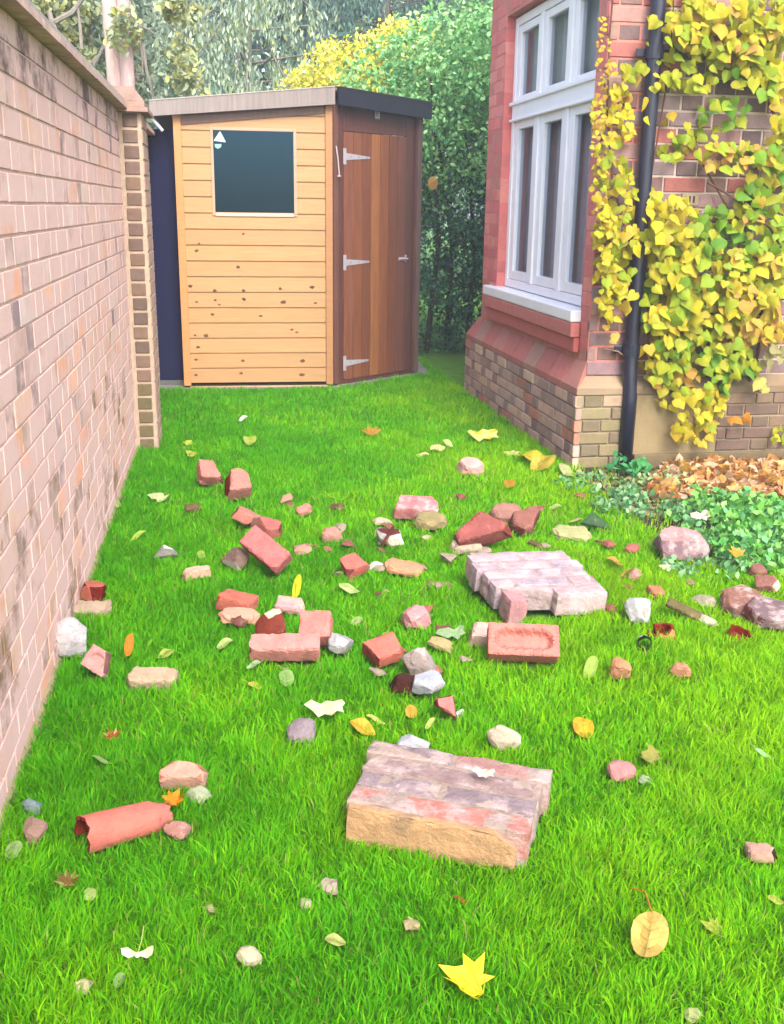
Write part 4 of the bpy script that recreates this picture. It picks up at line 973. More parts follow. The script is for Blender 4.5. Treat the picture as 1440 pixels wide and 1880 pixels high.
deb((1222, 1092, 1296, 1150), (.21, .05, .018), (24, 20, -24), 'long mossy brown tile strip sloping down to the right', c(132, 118, 60, .48), None, JR, 'tile_shard', 'tile')
deb((1284, 1128, 1320, 1152), (.09, .06, .025), (10, 0, -8), 'cream mortar chip at the lower end of the mossy tile strip', c(222, 204, 172, .64), None, rocky(4, 49), 'mortar_lump', 'rubble', 'mchunk')
deb((1270, 1090, 1316, 1118), (.11, .08, .03), (14, -4, 10), 'pale greenish mortar slab above the cream chip near the pot shards', c(196, 184, 148, .58), None, rocky(4, 50), 'mortar_slab', 'rubble', 'mchunk')
deb((1374, 1034, 1410, 1062), (.09, .07, .04), (18, -6, 14), 'small brown clay shard topmost at the right edge of the lawn', c(170, 106, 86, .5), None, JL, 'tile_shard', 'tile')
deb((1386, 1052, 1434, 1092), (.13, .08, .05), (26, -10, -16), 'large brown clay shard with pale tip leaning at the right edge', c(172, 108, 90, .52), c(220, 200, 180, .6), JR, 'tile_shard', 'tile')
deb((1322, 1086, 1410, 1128), (.19, .13, .03), (12, -8, 12), 'orange-pink broken slab behind the purple chunk at the right edge', c(178, 116, 92, .5), None, JL+JR, 'masonry_lump', 'rubble', 'chipm')
deb((1362, 1094, 1470, 1164), (.22, .17, .045), (8, 6, -8), 'mauve-grey brick chunk running out of the right edge of the photo', c(150, 116, 118, .46), c(140, 80, 70, .45), JL, 'masonry_lump', 'rubble', 'chipm')
deb((1119, 1204, 1160, 1248), (.08, .05, .06), (16, 10, 6), 'orange brick flake, left of the two below the pot shards', c(226, 150, 96, .6), None, rocky(5, 55), 'brick_flake')
deb((1229, 1214, 1270, 1248), (.08, .05, .05), (14, -6, -4), 'orange brick flake, right of the two below the pot shards', c(230, 152, 104, .6), None, rocky(4, 56), 'brick_flake')
deb((1066, 1058, 1098, 1104), (.07, .06, .07), (10, 8, 20), 'small brown-orange lump touching the right end of the masonry slab', c(214, 150, 96, .56), MAU, rocky(5, 57), 'brick_flake')
deb((292, 1397, 384, 1450), (.16, .08, .07), (18, -2, 0), 'pinkish broken brick with notched ends above the large red pot', c(222, 160, 132, .6), c(190, 120, 96, .55), ((.42, .2, .8, 1, .8, .6), (-.42, .2, .8, -1, .9, .4), (.0, .45, .9, .1, 1, .7)), amp=.004)
deb((340, 1449, 390, 1472), (.09, .06, .03), (8, 4, -4), 'pale green-white mortar chip under the notched pinkish brick', c(196, 206, 160, .6), None, rocky(5, 59), 'mortar_lump', 'rubble', 'mchunk')
deb((300, 1504, 352, 1546), (.09, .06, .06), (14, -14, 14), 'pink brick piece half hidden in the grass right of the red pot', c(222, 150, 134, .6), None, rocky(4, 61))
deb((42, 1508, 88, 1546), (.08, .07, .05), (10, 10, 0), 'dull pink-brown brick crumb near the bottom of the garden wall', c(178, 136, 116, .5), None, rocky(5, 62), 'brick_crumb')
deb((38, 1464, 78, 1502), (.07, .06, .05), (20, 0, 0), 'blue-grey mortar crumb at the foot of the garden wall, nearest the viewer', c(150, 176, 176, .52), None, rocky(5, 63), 'mortar_crumb', 'rubble', 'mchunk', z0=0)
deb((895, 1329, 957, 1382), (.10, .08, .06), (12, 0, 0), 'rounded beige stone above the right half of the large masonry block', c(222, 200, 168, .64), None, rocky(9, 64), 'stone_fragment', 'rubble', 'mchunk')
deb((526, 1322, 580, 1361), (.09, .07, .04), (10, 0, 0), 'rounded mauve-grey stone below the cream ragged leaf', c(178, 156, 164, .56), None, rocky(9, 65), 'stone_fragment', 'rubble', 'mchunk')
deb((1114, 1399, 1170, 1432), (.10, .07, .05), (14, 0, -4), 'pink brick piece alone in the grass right of the masonry block', c(222, 142, 134, .6), None, rocky(5, 66))
deb((1168, 1418, 1200, 1446), (.06, .05, .03), (10, 0, -4), 'pale green-grey crumb touching the lone pink brick piece', c(184, 204, 156, .55), None, rocky(5, 67), 'mortar_crumb', 'rubble', 'mchunk')
deb((1366, 1548, 1428, 1582), (.10, .06, .035), (-4, 0, -4), 'pinkish slab with dark brown front near the right edge, bottom half', c(214, 160, 134, .6), c(70, 44, 34, .4), JR, 'masonry_lump', 'rubble')
deb((432, 1734, 482, 1778), (.07, .06, .04), (10, 0, 0), 'beige rounded stone near the bottom, right of the white winged seed', c(222, 204, 160, .62), None, rocky(9, 69), 'stone_fragment', 'rubble', 'mchunk')
deb((134, 1798, 172, 1828), (.06, .04, .025), (10, 0, 0), 'cream stone chip in the bottom left corner of the lawn', c(224, 206, 150, .62), None, rocky(7, 70), 'stone_fragment', 'rubble', 'mchunk')
deb((728, 1350, 790, 1394), (.11, .08, .06), (20, 0, 30), 'pale grey mortar lump behind the top edge of the large masonry block', c(206, 206, 212, .66), None, rocky(6, 71), 'mortar_lump', 'rubble', 'mchunk', z0=.02)
for (bx_, lb, cl_) in (((583, 1612, 622, 1642), 'pale pink pebble in the grass below the large masonry block', c(214, 190, 160, .6)), ((740, 1684, 772, 1708), 'pale tan pebble above the yellow maple leaf', c(206, 188, 120, .58)), ((548, 1650, 574, 1668), 'tiny cream pebble left of the pale pink one', c(214, 210, 150, .6)), ((372, 1658, 398, 1682), 'tiny tan pebble between the white seed and red pot', c(190, 180, 110, .56)), ((1256, 1852, 1290, 1878), 'cream pebble at the very bottom right of the lawn', c(200, 214, 120, .56))):
    deb(bx_, (.04, .035, .022), (5, 0, 0), lb, cl_, None, rocky(8, 80+bx_[0] % 7), 'pebble', 'stone', 'mchunk')

# splintered pieces in the centre: each its own
deb((690, 966, 742, 1008), (.10, .09, .035), (16, 8, 10), 'splintered dark red and white brick piece with a loose splinter on it', c(120, 50, 44, .45), c(200, 196, 190, .6), rocky(5, 90), 'brick_flake', smearf=c(206, 190, 170, .6))
deb((700, 962, 724, 1006), (.11, .014, .012), (0, -58, 16), 'thin dark red splinter standing on end among the central rubble', c(130, 50, 48, .48), None, (), 'brick_splinter', z0=.03, foot=0)
deb((684, 948, 726, 968), (.11, .07, .02), (8, 4, 6), 'cream mortar flake behind the standing dark red splinter', c(214, 196, 160, .62), None, rocky(4, 92), 'mortar_crumb', 'rubble', 'mchunk')

CG = 'tiny brick crumbs between the larger rubble'
crumb_cols = [c(190, 104, 84, .5), c(160, 90, 76, .46), c(206, 150, 120, .52), c(200, 176, 150, .54), c(150, 110, 70, .44)]
for k in range(60):
    if k < 42: x_, y_ = R.gauss(900, 240), R.gauss(1000, 60)
    else: x_, y_ = R.uniform(380, 860), R.uniform(1000, 1260)
    if not (330 < x_ < 1430 and 900 < y_ < 1270): continue
    w_ = R.uniform(7, 17)
    deb((x_-w_, y_-w_*.5, x_+w_, y_+w_*.5), (.05, .03, .014), (R.uniform(0, 24), R.uniform(-16, 16), R.uniform(-60, 60)), 'tiny brick crumb lying in the grass between larger rubble pieces', R.choice(crumb_cols), None, rocky(1, 200+k)[:4], 'brick_crumb', 'brick', 'mchunk' if k % 3 else 'chip', group=CG, z0=.016, foot=0, cell=.02)

# ---- masonry pieces made of several bricks
def masonry(rows, cols, bl, bw, bh, joint, pal, mort, missing=(), seed=0, overh=.0, mcut=None, sidecol=None):
    """bricks of a fallen wall piece seen face-up: rows run along x, mortar bed shows on the near side"""
    rr = random.Random(seed); B = MB(); Mo = MB()
    W_ = cols*(bl+joint); D_ = rows*(bh+joint)
    for r in range(rows):
        for k in range(-1, cols+1):
            x0 = -W_/2+k*(bl+joint)+((r % 2)*(bl/2)); x1 = x0+bl
            x0c, x1c = max(x0, -W_/2+rr.uniform(-.012, .01)), min(x1, W_/2+rr.uniform(-.03, .012))
            if (r, k) in missing or x1c-x0c < .03: continue
            y0 = -D_/2+r*(bh+joint)+joint
            q = chunk(x1c-x0c, bh, bw, face=jit(rr.choice(pal), .06), seed=seed*31+r*7+k, amp=.0022, wear=.004, cell=.022, smearf=mort)
            o = len(B.v); B.v += [(x+(x0c+x1c)/2, y+y0+bh/2, z+.0) for x, y, z in q.v]; B.f += [tuple(i+o for i in f) for f in q.f]; B.c += q.c
    return B, Mo, W_, D_
def slabmb(L, D, T, cuts, col, seed, amp=.004, off=(0, 0, 0), inner=None):
    q = chunk(L, D, T, cuts=cuts, face=col, inner=inner or col, seed=seed, amp=amp, wear=.004, cell=.02); q.v = [(x+off[0], y+off[1], z+off[2]) for x, y, z in q.v]; return q
PM = [c(194, 144, 136, .52), c(168, 146, 148, .5), c(198, 144, 130, .52), c(176, 150, 146, .5), c(206, 138, 124, .52)]
MT = c(196, 172, 158, .52)
B, _, W_, D_ = masonry(4, 1, .44, .098, .066, .011, PM, MT, missing=((0, 9),), seed=5)
core = slabmb(W_-.012, D_-.01, .094, ((.40, -.30, .5, 1, -1.1, .0), (-.45, .44, .5, -1, 1, 0)), MT, 51, off=(0, .004, 0))
front = slabmb(W_-.05, .026, .096, ((.46, 0, .8, .55, 0, 1),), c(220, 176, 130, .54), 52, amp=.003, off=(-.012, -D_/2+.004, -.004), inner=c(206, 160, 130, .6))
wedge = slabmb(.12, .07, .075, ((.3, 0, .6, .8, 0, 1), (-.2, -.3, .5, -.3, -1, 0)), c(168, 144, 160, .55), 53, off=(W_/2-.09, -D_/2+.045, 0), inner=c(210, 170, 120, .6))
place([('bricks', B, M['chipm']), ('mortar', core, M['mchunk']), ('mortar_bed', front, M['mchunk']), ('broken_corner', wedge, M['chipm'])], (0, 2, -14), (634, 1381, 1010, 1582), 'masonry_block',
      'large block of fallen brickwork with striped top and buff mortar front', 'masonry block', None, .004)
B2, _, W2_, D2_ = masonry(5, 2, .20, .09, .066, .011, [c(204, 172, 176, .56), c(192, 168, 176, .55), c(214, 166, 162, .56), c(186, 168, 178, .54)], c(214, 194, 194, .56), missing=((0, 0), (0, -1)), seed=9)
core2 = slabmb(W2_-.03, D2_-.012, .087, ((-.1, -.44, .5, -.15, -1, .0),), c(204, 180, 178, .54), 61, off=(.01, .03, 0))
leg = slabmb(.07, .09, .10, ((.3, .2, .5, 1, .3, -.3),), c(206, 150, 150, .56), 62, off=(-W2_/2+.05, -D2_/2+.02, -.01), inner=c(196, 180, 186, .58))
place([('bricks', B2, M['chipm']), ('mortar', core2, M['mchunk']), ('broken_corner', leg, M['chipm'])], (5, 3, 17), (858, 1028, 1108, 1134), 'masonry_block',
      'mauve-pink slab of fallen brickwork with brick ends showing at its right side', 'masonry block', None, .01)

# ---- chimney pot shard, hollow broken pot pieces
def potpiece(r0, r1, L, a0, a1, th, col, colin, seed, nseg=16, nl=8, facet=False):
    mb = MB(); rr = random.Random(seed); V = []
    for layer in (0, 1):
        for i in range(nl+1):
            t_ = i/nl; r_ = r0+(r1-r0)*t_ - (th if layer else 0)
            for j in range(nseg+1):
                a = a0+(a1-a0)*j/nseg; e = 0
                x = (t_-.5)*L
                if i in (0, nl): x += (noise.noise(Vector((a*2, seed, i)))*.02)
                rr_ = r_*(1+.025*noise.noise(Vector((a*2, x*14, seed))))
                V.append((x, math.cos(a)*rr_, math.sin(a)*rr_))
    mb.v = V; n1 = (nl+1)*(nseg+1); idx = lambda l, i, j: l*n1+i*(nseg+1)+j
    for i in range(nl):
        for j in range(nseg):
            mb.f.append((idx(0, i, j), idx(0, i+1, j), idx(0, i+1, j+1), idx(0, i, j+1))); mb.c.append(col)
            mb.f.append((idx(1, i, j), idx(1, i, j+1), idx(1, i+1, j+1), idx(1, i+1, j))); mb.c.append(colin)
    for j in range(nseg):
        for i in (0, nl): mb.f.append((idx(0, i, j), idx(0, i, j+1), idx(1, i, j+1), idx(1, i, j))); mb.c.append(colin)
    for i in range(nl):
        for j in (0, nseg): mb.f.append((idx(0, i, j), idx(1, i, j), idx(1, i+1, j), idx(0, i+1, j))); mb.c.append(colin)
    return mb
pt = potpiece(.072, .064, .27, math.radians(-25), math.radians(215), .014, c(226, 128, 112, .56), c(140, 50, 34, .45), 3, 20, 12)
pt2 = potpiece(.064, .040, .07, math.radians(-25), math.radians(215), .012, c(226, 132, 118, .56), c(170, 70, 50, .5), 4, 20, 5)
n0 = len(pt.v); pt.v += [(x+.168, y, z-.004) for x, y, z in pt2.v]; pt.f += [tuple(i+n0 for i in f) for f in pt2.f]; pt.c += pt2.c
place([('pot_shell', pt, M['chip'])], (0, 6, 38), (136, 1453, 318, 1585), 'clay_pot', 'large salmon-red clay pot lying on its side at the lower left', 'clay pot', None, .005, smooth=False, foot=.85)
pp = potpiece(.05, .048, .05, 0, 2*math.pi*.86, .011, c(232, 146, 96, .62), c(150, 50, 20, .5), 7)
place([('pot_ring', pp, M['chip'])], (0, 78, 20), (1188, 1154, 1240, 1180), 'clay_pot_shard', 'orange broken clay ring half buried beside a dark hollow', 'clay pot', None, -.018)
pp = potpiece(.05, .048, .05, 0, 2*math.pi*.8, .011, c(190, 92, 50, .56), c(130, 30, 12, .5), 8)
place([('pot_ring', pp, M['chip'])], (0, 70, 160), (1332, 1152, 1384, 1184), 'clay_pot_shard', 'dark red broken clay ring half buried near the right edge', 'clay pot', None, -.018)
pp = potpiece(.032, .030, .07, 0, 2*math.pi, .004, c(36, 96, 50, .5), c(10, 30, 16, .4), 9)
place([('tube', pp, M['darkmetal'])], (0, 30, 70), (1170, 1162, 1198, 1198), 'plastic_pipe_end', 'short dark green pipe end sticking out beside the orange clay ring', 'pipe', None, -.005)
deb((1066, 940, 1124, 974), (.13, .09, .012), (30, 14, 10), 'dark green slate corner standing in the grass before the weeds', c(74, 116, 66, .45), None, ((.1, .2, .5, 1, .9, 0), (-.1, .2, .5, -1, .9, 0)), 'slate_fragment', 'slate')

# ------------------------------------------------------------------ fallen leaves, each its own
def leafmesh(kind, col, col2=None, seed=0, curl=.25, stemc=None):
    rr = random.Random(seed); mb = MB(); col2 = col2 or col
    if kind == 'maple':
        o = [(0, -.30), (.12, -.2), (.42, -.34), (.34, -.12), (.64, .04), (.40, .12), (.46, .40), (.20, .26), (.12, .38), (0, .68), (-.12, .38), (-.20, .26), (-.50, .42), (-.38, .12), (-.64, .0), (-.34, -.14), (-.40, -.36), (-.12, -.2)]
    elif kind == 'oval': o = [(.36*math.sin(w)*(1-.12*math.cos(w)), -.5*math.cos(w)) for w in np.linspace(0, 2*math.pi, 17)[:-1]]
    elif kind == 'slim': o = [(.17*math.sin(w), -.5*math.cos(w)) for w in np.linspace(0, 2*math.pi, 13)[:-1]]
    elif kind == 'ragged': o = [(.5, .1), (.42, .24), (.2, .16), (.05, .30), (-.1, .2), (-.34, .24), (-.52, 0), (-.3, -.08), (-.16, -.22), (0, -.12), (.16, -.28), (.3, -.12), (.46, -.16), (.42, 0)]
    else: o = [(.5, .02), (.48, .16), (.34, .2), (.16, .08), (0, .02), (-.16, .08), (-.32, .2), (-.5, .1), (-.46, -.06), (-.26, -.12), (-.08, -.08), (0, -.14), (.1, -.08), (.3, -.14), (.46, -.1)]
    n = len(o); k1, k2 = rr.uniform(.5, 1.3)*curl, rr.uniform(-.5, .8)*curl
    hz = lambda x, y: k1*x*x*1.6+k2*y*y+.05*math.sin(x*9+seed)+.04*math.sin(y*8)
    base = 0; mb.v = [(0, 0, hz(0, 0))]+[(x*.5, y*.5, hz(x*.5, y*.5)-.02) for x, y in o]+[(x, y, hz(x, y)) for x, y in o]
    for i in range(n):
        j = (i+1) % n; cc = col if rr.random() < .7 else col2
        mb.f.append((0, 1+i, 1+j)); mb.c.append(col); mb.f.append((1+i, 1+n+i, 1+n+j, 1+j)); mb.c.append(cc)
    if kind in ('maple', 'oval'):
        vcx = tuple(x*.62 for x in col)
        def vein(x0, y0, x1, y1, w):
            d = unit([x1-x0, y1-y0]); nx, ny = -d[1]*w, d[0]*w; m_ = 5
            for i in range(m_):
                ta, tb_ = i/m_, (i+1)/m_
                q = [(x0+(x1-x0)*ta+nx*(1-ta), y0+(y1-y0)*ta+ny*(1-ta)), (x0+(x1-x0)*tb_+nx*(1-tb_), y0+(y1-y0)*tb_+ny*(1-tb_)), (x0+(x1-x0)*tb_-nx*(1-tb_), y0+(y1-y0)*tb_-ny*(1-tb_)), (x0+(x1-x0)*ta-nx*(1-ta), y0+(y1-y0)*ta-ny*(1-ta))]
                mb.poly([(a, b, hz(a, b)+.012) for a, b in q][::-1], vcx)
        if kind == 'maple':
            for (a, b) in ((0, .6), (.42, .34), (-.42, .38), (.52, -.12), (-.5, -.16), (.3, .12)): vein(0, -.3, a*.95, b*.95, .014)
        else:
            vein(0, -.5, 0, .46, .016)
            for q in (-.3, -.12, .06, .22): vein(0, q, .27, q+.16, .008); vein(0, q, -.27, q+.16, .008)
    return mb
def leaf(kind, box, rot, label, col, col2=None, curl=.25, stem=None, z0=.022, group=None, name='fallen_leaf', cat='leaf', foot=0):
    seedc[0] += 1; mb = leafmesh(kind, col, col2, seedc[0], curl); parts = [('blade', mb, M['leaf'])]
    if stem:
        sm = MB(); sm.tube([(stem[0]*.5, stem[1]*.5, .02), ((stem[0]+stem[2])/2+.02, (stem[1]+stem[3])/2, .1), (stem[2], stem[3], stem[4])], [.02, .016, .016], stem[5] if len(stem) > 5 else col, 5); parts.append(('stalk', sm, M['leaf']))
    return place(parts, rot, box, name, label, cat, group, z0, foot=foot)
YL = c(248, 226, 40, .74)
leaf('maple', (804, 1752, 910, 1832), (14, 4, 62), 'large bright yellow maple leaf lying near the bottom of the lawn', YL, c(244, 216, 60, .74), .75, z0=.03)
leaf('oval', (1158, 1656, 1229, 1730), (28, 0, -24), 'tan oval leaf with an orange stalk at the lower right', c(232, 196, 104, .68), c(222, 186, 96, .66), .5, (0, .8, -.55, .85, .05, c(206, 130, 40, .6)), z0=.03)
leaf('wing', (222, 1696, 282, 1764), (20, 0, 4), 'creamy white two-winged seed with upright stalk, bottom left', c(236, 238, 196, .74), None, .4, (0, .0, .12, .75, .3, c(200, 216, 120, .6)), z0=.03, name='winged_seed', cat='seed')
leaf('oval', (1052, 1318, 1091, 1354), (20, 0, 0), 'round orange-yellow leaf right of the beige stone', c(244, 184, 40, .7), c(230, 150, 40, .68), .3)
leaf('oval', (642, 1318, 690, 1350), (20, 0, 60), 'golden orange leaf above the large masonry block', c(240, 186, 60, .7), c(226, 170, 50, .68), .3)
leaf('slim', (672, 1312, 708, 1330), (20, 0, 70), 'pale green slim leaf overlapping the golden orange leaf', c(206, 206, 110, .62), None, .2)
leaf('ragged', (558, 1285, 634, 1316), (12, 0, 4), 'cream ragged leaf with pointed lobes in the centre of the lawn', c(238, 234, 178, .74), None, .3, z0=.035)
leaf('slim', (1376, 1344, 1416, 1402), (10, 10, 42), 'pale mint slim leaf with thin stalk near the right edge', c(176, 220, 160, .66), None, .3, (0, .5, .05, 1.0, .35, c(190, 220, 130, .6)), z0=.03)
leaf('oval', (744, 1292, 766, 1320), (30, 0, 10), 'small orange leaf left of the triangular brick corner', c(222, 170, 60, .64), None, .3)
leaf('ragged', (270, 901, 312, 926), (14, 0, -24), 'cream leaf alone near the wall, left of the farthest brick pair', c(214, 220, 160, .68), None, .2)
leaf('slim', (588, 904, 632, 922), (14, 0, 84), 'flat yellow-green leaf right of the nearer brick of the far pair', c(216, 224, 96, .66), None, .1)
leaf('slim', (238, 966, 268, 1002), (20, 0, -36), 'upright lime leaf near the wall above the whitish mortar chip', c(186, 212, 80, .62), None, .2)
leaf('maple', (664, 776, 702, 806), (24, 0, 20), 'orange-brown leaf far back in the grass in front of the shed', c(196, 150, 50, .6), None, .3)
leaf('ragged', (858, 784, 916, 814), (20, 0, 12), 'pale yellow leaf by the foot of the house plinth, far back', c(232, 226, 130, .7), c(226, 206, 60, .68), .3)
leaf('oval', (444, 1244, 482, 1268), (16, 0, 80), 'small yellow leaf with stalk below the long pink brick', c(222, 206, 86, .66), None, .3, (0, .5, .0, 1.0, .1))
leaf('slim', (228, 1166, 246, 1202), (40, 0, 0), 'tiny orange leaf standing upright left of the orange-red brick', c(220, 140, 30, .62), None, .3)
leaf('maple', (188, 1334, 222, 1362), (24, 0, 40), 'rusty red curled leaf in the grass above the notched pinkish brick', c(190, 84, 40, .56), c(230, 190, 120, .6), .5)
leaf('oval', (398, 1168, 428, 1194), (20, 0, -50), 'pale green leaf below the orange buff sliver', c(196, 212, 130, .62), None, .3)
leaf('oval', (452, 1210, 480, 1230), (20, 0, -70), 'mint grey leaf under the left end of the long pink brick', c(178, 204, 150, .6), None, .3)
leaf('oval', (512, 1228, 540, 1262), (30, 0, 20), 'pale green leaf under the middle of the long pink brick', c(160, 200, 110, .58), None, .3)
leaf('slim', (536, 1062, 554, 1092), (50, 0, -14), 'bright yellow upright leaf between the rubble heaps', c(214, 226, 40, .66), None, .2)
leaf('oval', (622, 1066, 662, 1094), (16, 0, 70), 'pale green-white leaf below the tilted red brick half', c(206, 222, 140, .64), None, .3)
leaf('maple', (296, 1448, 340, 1480), (26, 0, -20), 'deep orange leaf tucked behind the right end of the clay pot', c(232, 150, 20, .66), c(200, 120, 20, .6), .4, z0=.05)
leaf('maple', (98, 1588, 148, 1638), (30, 0, 20), 'curled brown and green leaf below the open end of the clay pot', c(150, 110, 50, .5), c(160, 180, 80, .55), .6)
leaf('ragged', (866, 1408, 910, 1428), (12, 0, -14), 'cream leaf resting on top of the large masonry block', c(232, 214, 196, .7), None, .2, z0=.115)
leaf('oval', (925, 876, 946, 900), (20, 0, 0), 'small orange leaf in the grass between the pale pink flake and house', c(206, 150, 40, .6), None, .3)
leaf('ragged', (1210, 1030, 1240, 1052), (14, 0, 0), 'white leaf in front of the purple rubble lump', c(220, 224, 180, .66), None, .3)
leaf('maple', (1335, 1000, 1372, 1024), (20, 0, 30), 'golden leaf lying on the green weeds right of the rubble lump', c(220, 176, 60, .62), None, .4, z0=.08)
leaf('ragged', (1268, 930, 1306, 962), (20, 0, 30), 'cream-white leaf on the bed above the purple rubble lump', c(232, 216, 190, .68), None, .3, z0=.05)
leaf('oval', (596, 1716, 636, 1734), (10, 0, 80), 'thin pale leaf below the pale pink pebble', c(206, 212, 120, .58), None, .2)
leaf('slim', (832, 1640, 862, 1664), (10, 0, 60), 'small rusty leaf right below the large masonry block', c(176, 110, 30, .5), None, .4)
leaf('ragged', (1175, 1372, 1215, 1400), (10, 0, 60), 'faded ochre grass-coloured leaf above the lone pink brick piece', c(180, 176, 80, .52), None, .4)
leaf('maple', (1285, 1690, 1330, 1712), (10, 0, 60), 'faded yellow-green leaf right of the tan oval leaf', c(188, 200, 70, .56), None, .3)
leaf('oval', (1410, 1640, 1440, 1664), (10, 0, 60), 'yellow-green leaf at the right edge above the tan oval leaf', c(206, 210, 90, .58), None, .3)
leaf('ragged', (800, 1150, 856, 1172), (14, 0, 20), 'pale grey-green leaf left of the hollowed brick', c(176, 206, 150, .58), None, .4)
leaf('slim', (168, 1386, 206, 1404), (14, 0, 70), 'pale sage leaf in the grass near the wall above the clay pot', c(160, 190, 110, .56), None, .3)
leaf('slim', (1262, 1190, 1310, 1200), (8, 0, 84), 'yellow-green straw blade above the right orange flake', c(190, 190, 80, .55), None, .3) if False else None
TG = 'tiny pale leaves scattered in the grass'
tiny = [(447, 768, 9, 'tiny white leaf in front of the left shed panel', c(226, 232, 214, .7)), (459, 808, 12, 'tiny lime leaf in the grass below the shed', c(190, 210, 90, .6)), (346, 813, 10, 'tiny yellow leaf just right of the pier foot', c(200, 216, 80, .6)), (352, 833, 12, 'tiny yellow leaf just right of the pier foot, nearer one', c(200, 210, 80, .6)),
        (804, 822, 14, 'tiny cream leaf at centre back, left of the house', c(226, 226, 150, .66)), (776, 834, 12, 'tiny cream leaf at centre back, left of its twin', c(226, 230, 150, .66)), (822, 814, 10, 'tiny pale leaf at centre back, rightmost of three', c(210, 226, 140, .62)), (975, 838, 24, 'yellow leaf against the foot of the plinth', c(226, 206, 60, .66)), (998, 850, 24, 'yellow leaf against the foot of the plinth, near its corner', c(216, 190, 70, .62)), (940, 832, 16, 'small cream leaf near the plinth', c(212, 214, 130, .62)),
        (1040, 862, 14, 'small cream leaf at the plinth corner', c(206, 206, 140, .6)), (1000, 895, 12, 'small lime leaf near the bed edge', c(186, 206, 110, .58)), (1020, 930, 12, 'small pale leaf near the bed edge, by the thin greenish tile', c(190, 206, 120, .58)), (1058, 955, 14, 'small tan leaf left of the green slate', c(196, 186, 110, .58)), (215, 925, 8, 'tiny pale leaf beside the wall foot', c(190, 206, 120, .58)), (370, 1018, 8, 'tiny lime leaf between whitish chip and long brick', c(180, 206, 90, .58)),
        (712, 1168, 12, 'tiny yellow stalk above the red-orange brick', c(190, 190, 70, .56)), (655, 1140, 12, 'tiny pale leaf right of the propped brick', c(190, 210, 130, .58)), (790, 1328, 10, 'tiny lime leaf below the triangular brick corner', c(200, 214, 110, .58)), (1130, 1030, 16, 'small orange leaf right of the masonry slab', c(206, 160, 70, .58)), (1150, 1052, 14, 'small ochre leaf right of the masonry slab, nearer one', c(196, 170, 70, .56)), (305, 1200, 16, 'small lime leaf above the half-sunk buff brick', c(190, 210, 90, .58)), (25, 1560, 16, 'small pale leaf in the bottom of the wall corner', c(170, 200, 120, .55)), (165, 1642, 12, 'tiny cream leaf below the clay pot', c(200, 214, 130, .58)), (1085, 1225, 14, 'tiny lime leaf left of the two orange flakes', c(180, 210, 90, .56)), (220, 1800, 12, 'sage leaf between the cream chip and winged seed', c(150, 190, 110, .54))]
for (x_, y_, s_, lb, cl_) in tiny: leaf(R.choice(['oval', 'ragged', 'oval', 'slim']), (x_-s_, y_-s_*.5, x_+s_, y_+s_*.5), (R.uniform(5, 30), 0, R.uniform(-80, 80)), lb, cl_, None, .3, group=TG)
litter([G(1190, 915), G(1225, 862), G(1300, 858), G(1470, 860), G(1470, 918), G(1330, 922), G(1250, 940)], 1100, .075, [c(232, 170, 100, .6), c(238, 190, 120, .62), c(226, 150, 90, .6), c(240, 206, 170, .64), c(222, 176, 80, .6)], .05, 'leaf_litter')
litter([G(1050, 872), G(1190, 862), G(1240, 880), G(1290, 945), G(1200, 960), G(1110, 920)], 420, .034, [c(190, 186, 130, .55), c(206, 190, 140, .55), c(170, 140, 90, .5), c(216, 196, 130, .56)], .02, 'leaf_litter')

# ------------------------------------------------------------------ haze volume added to lift the darks like lens glow
hm = bpy.data.materials.new('glow_haze'); hm.use_nodes = True; nt = hm.node_tree
for n in list(nt.nodes): nt.nodes.remove(n)
ho = nd(nt, 'ShaderNodeOutputMaterial'); pv = nd(nt, 'ShaderNodeVolumePrincipled'); pv.inputs['Density'].default_value = .0065; pv.inputs['Color'].default_value = (.93, .96, 1, 1); pv.inputs['Anisotropy'].default_value = .2
nt.links.new(pv.outputs[0], ho.inputs['Volume'])
mb = MB(); mb.box((-64, -24, -1), (128, 0, 0), (0, 128, 0), (0, 0, 14.5), (1, 1, 1)); hz_ = mb.build('glow_haze_volume', hm); tag(hz_, kind='stuff')

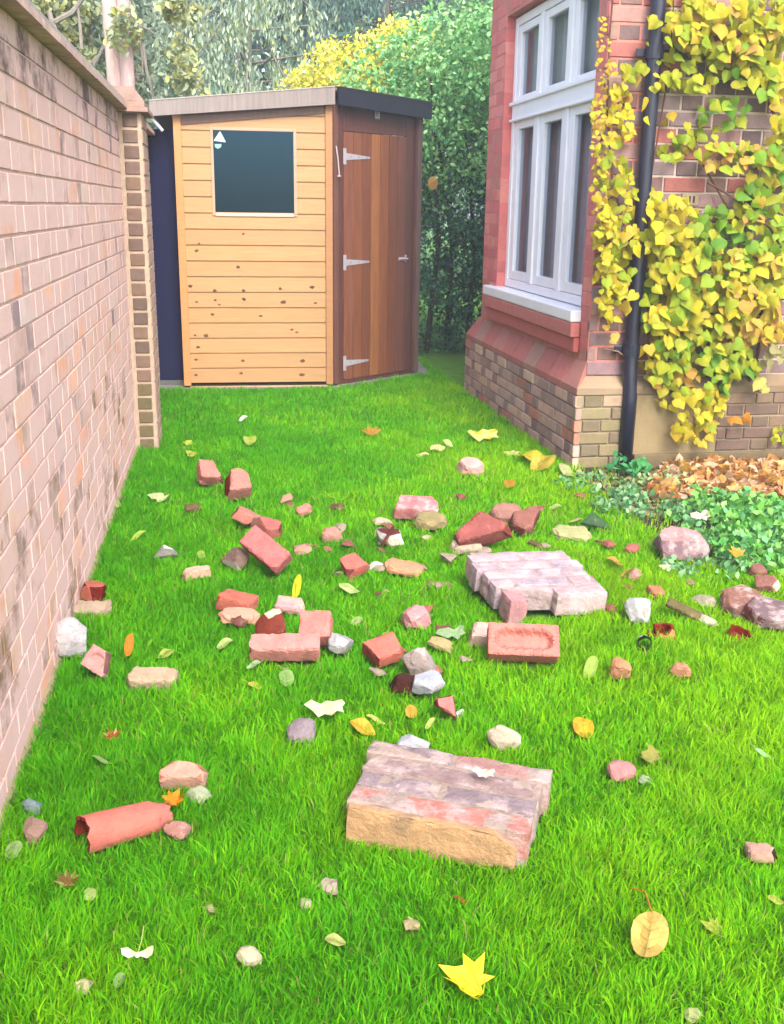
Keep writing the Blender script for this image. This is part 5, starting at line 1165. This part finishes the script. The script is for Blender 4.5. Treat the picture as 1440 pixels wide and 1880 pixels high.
# ------------------------------------------------------------------ grass
def grass(n, region, h0, w0, seed):
    rng = np.random.default_rng(seed); x0, x1, y0, y1 = region
    x = rng.uniform(x0, x1, n); y = rng.uniform(y0, y1, n)
    # right of the garden wall, left of the house, out of the bed and shed
    s = (x-WA[0])*WN[0]+(y-WA[1])*WN[1]; k = (s > .004) | (y > WB[1]+.05)
    inh = ((x-HK[0])*BX[0]+(y-HK[1])*BX[1] > -.006) & ((x-HK[0])*AX[0]+(y-HK[1])*AX[1] > -.01); k &= ~inh
    tt = (x-PO[0])*WN[0]+(y-PO[1])*WN[1]; ss = (x-PO[0])*WD[0]+(y-PO[1])*WD[1]; k &= ~((tt < PW+.01) & (ss > -.01) & (ss < PD+.02)) & ~((tt < .0) & (ss > 0))
    k &= ~inpoly(x, y, [p[:2] for p in sl])
    bed = inpoly(x, y, [p[:2] for p in BED]); nz = rng.random(n); k &= ~bed | (nz < .10)
    k &= (x < .62*y+1.2) & (x > -.62*y-.8)
    for H, zb, f in FOOT:
        mn, mx = H.min(0), H.max(0)
        near = (x > mn[0]) & (x < mx[0]) & (y > mn[1]) & (y < mx[1]) & k
        if near.any():
            idx = np.where(near)[0]; ins = inpoly(x[idx], y[idx], H); k[idx[ins]] = False
    x, y = x[k], y[k]; n = len(x)
    lf = lambda a, b, sx, ph: np.sin(x*a+ph)*np.sin(y*b+ph*1.7+x*sx)
    f1 = (lf(3.1, 2.3, .8, seed)+lf(6.7, 5.1, -1.3, 2)+.6*lf(13, 11, 2, 5))/2.6
    f2 = (lf(19, 17, 3, 1)+lf(31, 27, 5, 4))/2
    h = h0*(1+.25*f1+.25*f2)*rng.uniform(.55, 1.25, n)
    a = rng.uniform(0, 2*np.pi, n); cl = (f2*3+rng.normal(size=n)*.6); lean = h*rng.uniform(.15, .85, n); a = np.where(rng.random(n) < .5, cl*1.3, a)
    dx, dy = np.cos(a)*lean, np.sin(a)*lean
    fa = rng.uniform(0, 2*np.pi, n); w = w0*rng.uniform(.7, 1.3, n); wx, wy = np.cos(fa)*w/2, np.sin(fa)*w/2
    z = np.zeros(n)
    V = np.stack([np.stack([x-wx, y-wy, z], 1), np.stack([x+wx, y+wy, z], 1),
                  np.stack([x+wx*.8+dx*.35, y+wy*.8+dy*.35, h*.6], 1), np.stack([x-wx*.8+dx*.35, y-wy*.8+dy*.35, h*.6], 1),
                  np.stack([x+dx, y+dy, h*np.sqrt(np.clip(1-(lean/h)**2*.45, .3, 1))], 1)], 1).reshape(-1, 3)
    i = np.arange(n)[:, None]*5; q = i+np.array([[0, 1, 2, 3]]); t = i+np.array([[3, 2, 4]])
    A, B_, C_ = np.array(c(116, 198, 22, .76)), np.array(c(156, 210, 22, .76)), np.array(c(88, 182, 26, .7))
    side = np.clip(.50+(x-.01*y-.1)*.38+f1*.5+rng.normal(size=n)*.22, 0, 1)[:, None]
    colr = np.where(side < .5, C_+(A-C_)*side*2, A+(B_-A)*(side-.5)*2)*(1+rng.uniform(-.15, .2, (n, 1)))
    rub = np.exp(-((x-.55)/1.2)**2-((y-4.1)/.75)**2)*(.5+.5*f2)
    dead = rng.random(n) < .012+.10*np.clip(rub, 0, 1); colr[dead] = np.array(c(200, 200, 110, .55))
    return V, q, t, colr
Vs, qs, ts, cs = [], [], [], []; off = 0
for args in ((150000, (-1.1, 1.5, .95, 2.3), .034, .0032, 1), (150000, (-1.4, 2.2, 2.3, 4.0), .034, .0042, 2), (110000, (-1.6, 2.6, 4.0, 6.2), .036, .0055, 3), (70000, (-2.0, 1.6, 6.2, 9.6), .038, .008, 4)):
    V, q, t, colr = grass(*args); Vs.append(V); qs.append(q+off); ts.append(t+off); cs.append(colr); off += len(V)
gr = np_mesh('grass', np.concatenate(Vs), [np.concatenate(qs), np.concatenate(ts)], [np.concatenate(cs), np.concatenate(cs)], M['grass'])
tag(gr, kind='stuff')
for o in bpy.data.objects:
    if '_o' in o: del o['_o']
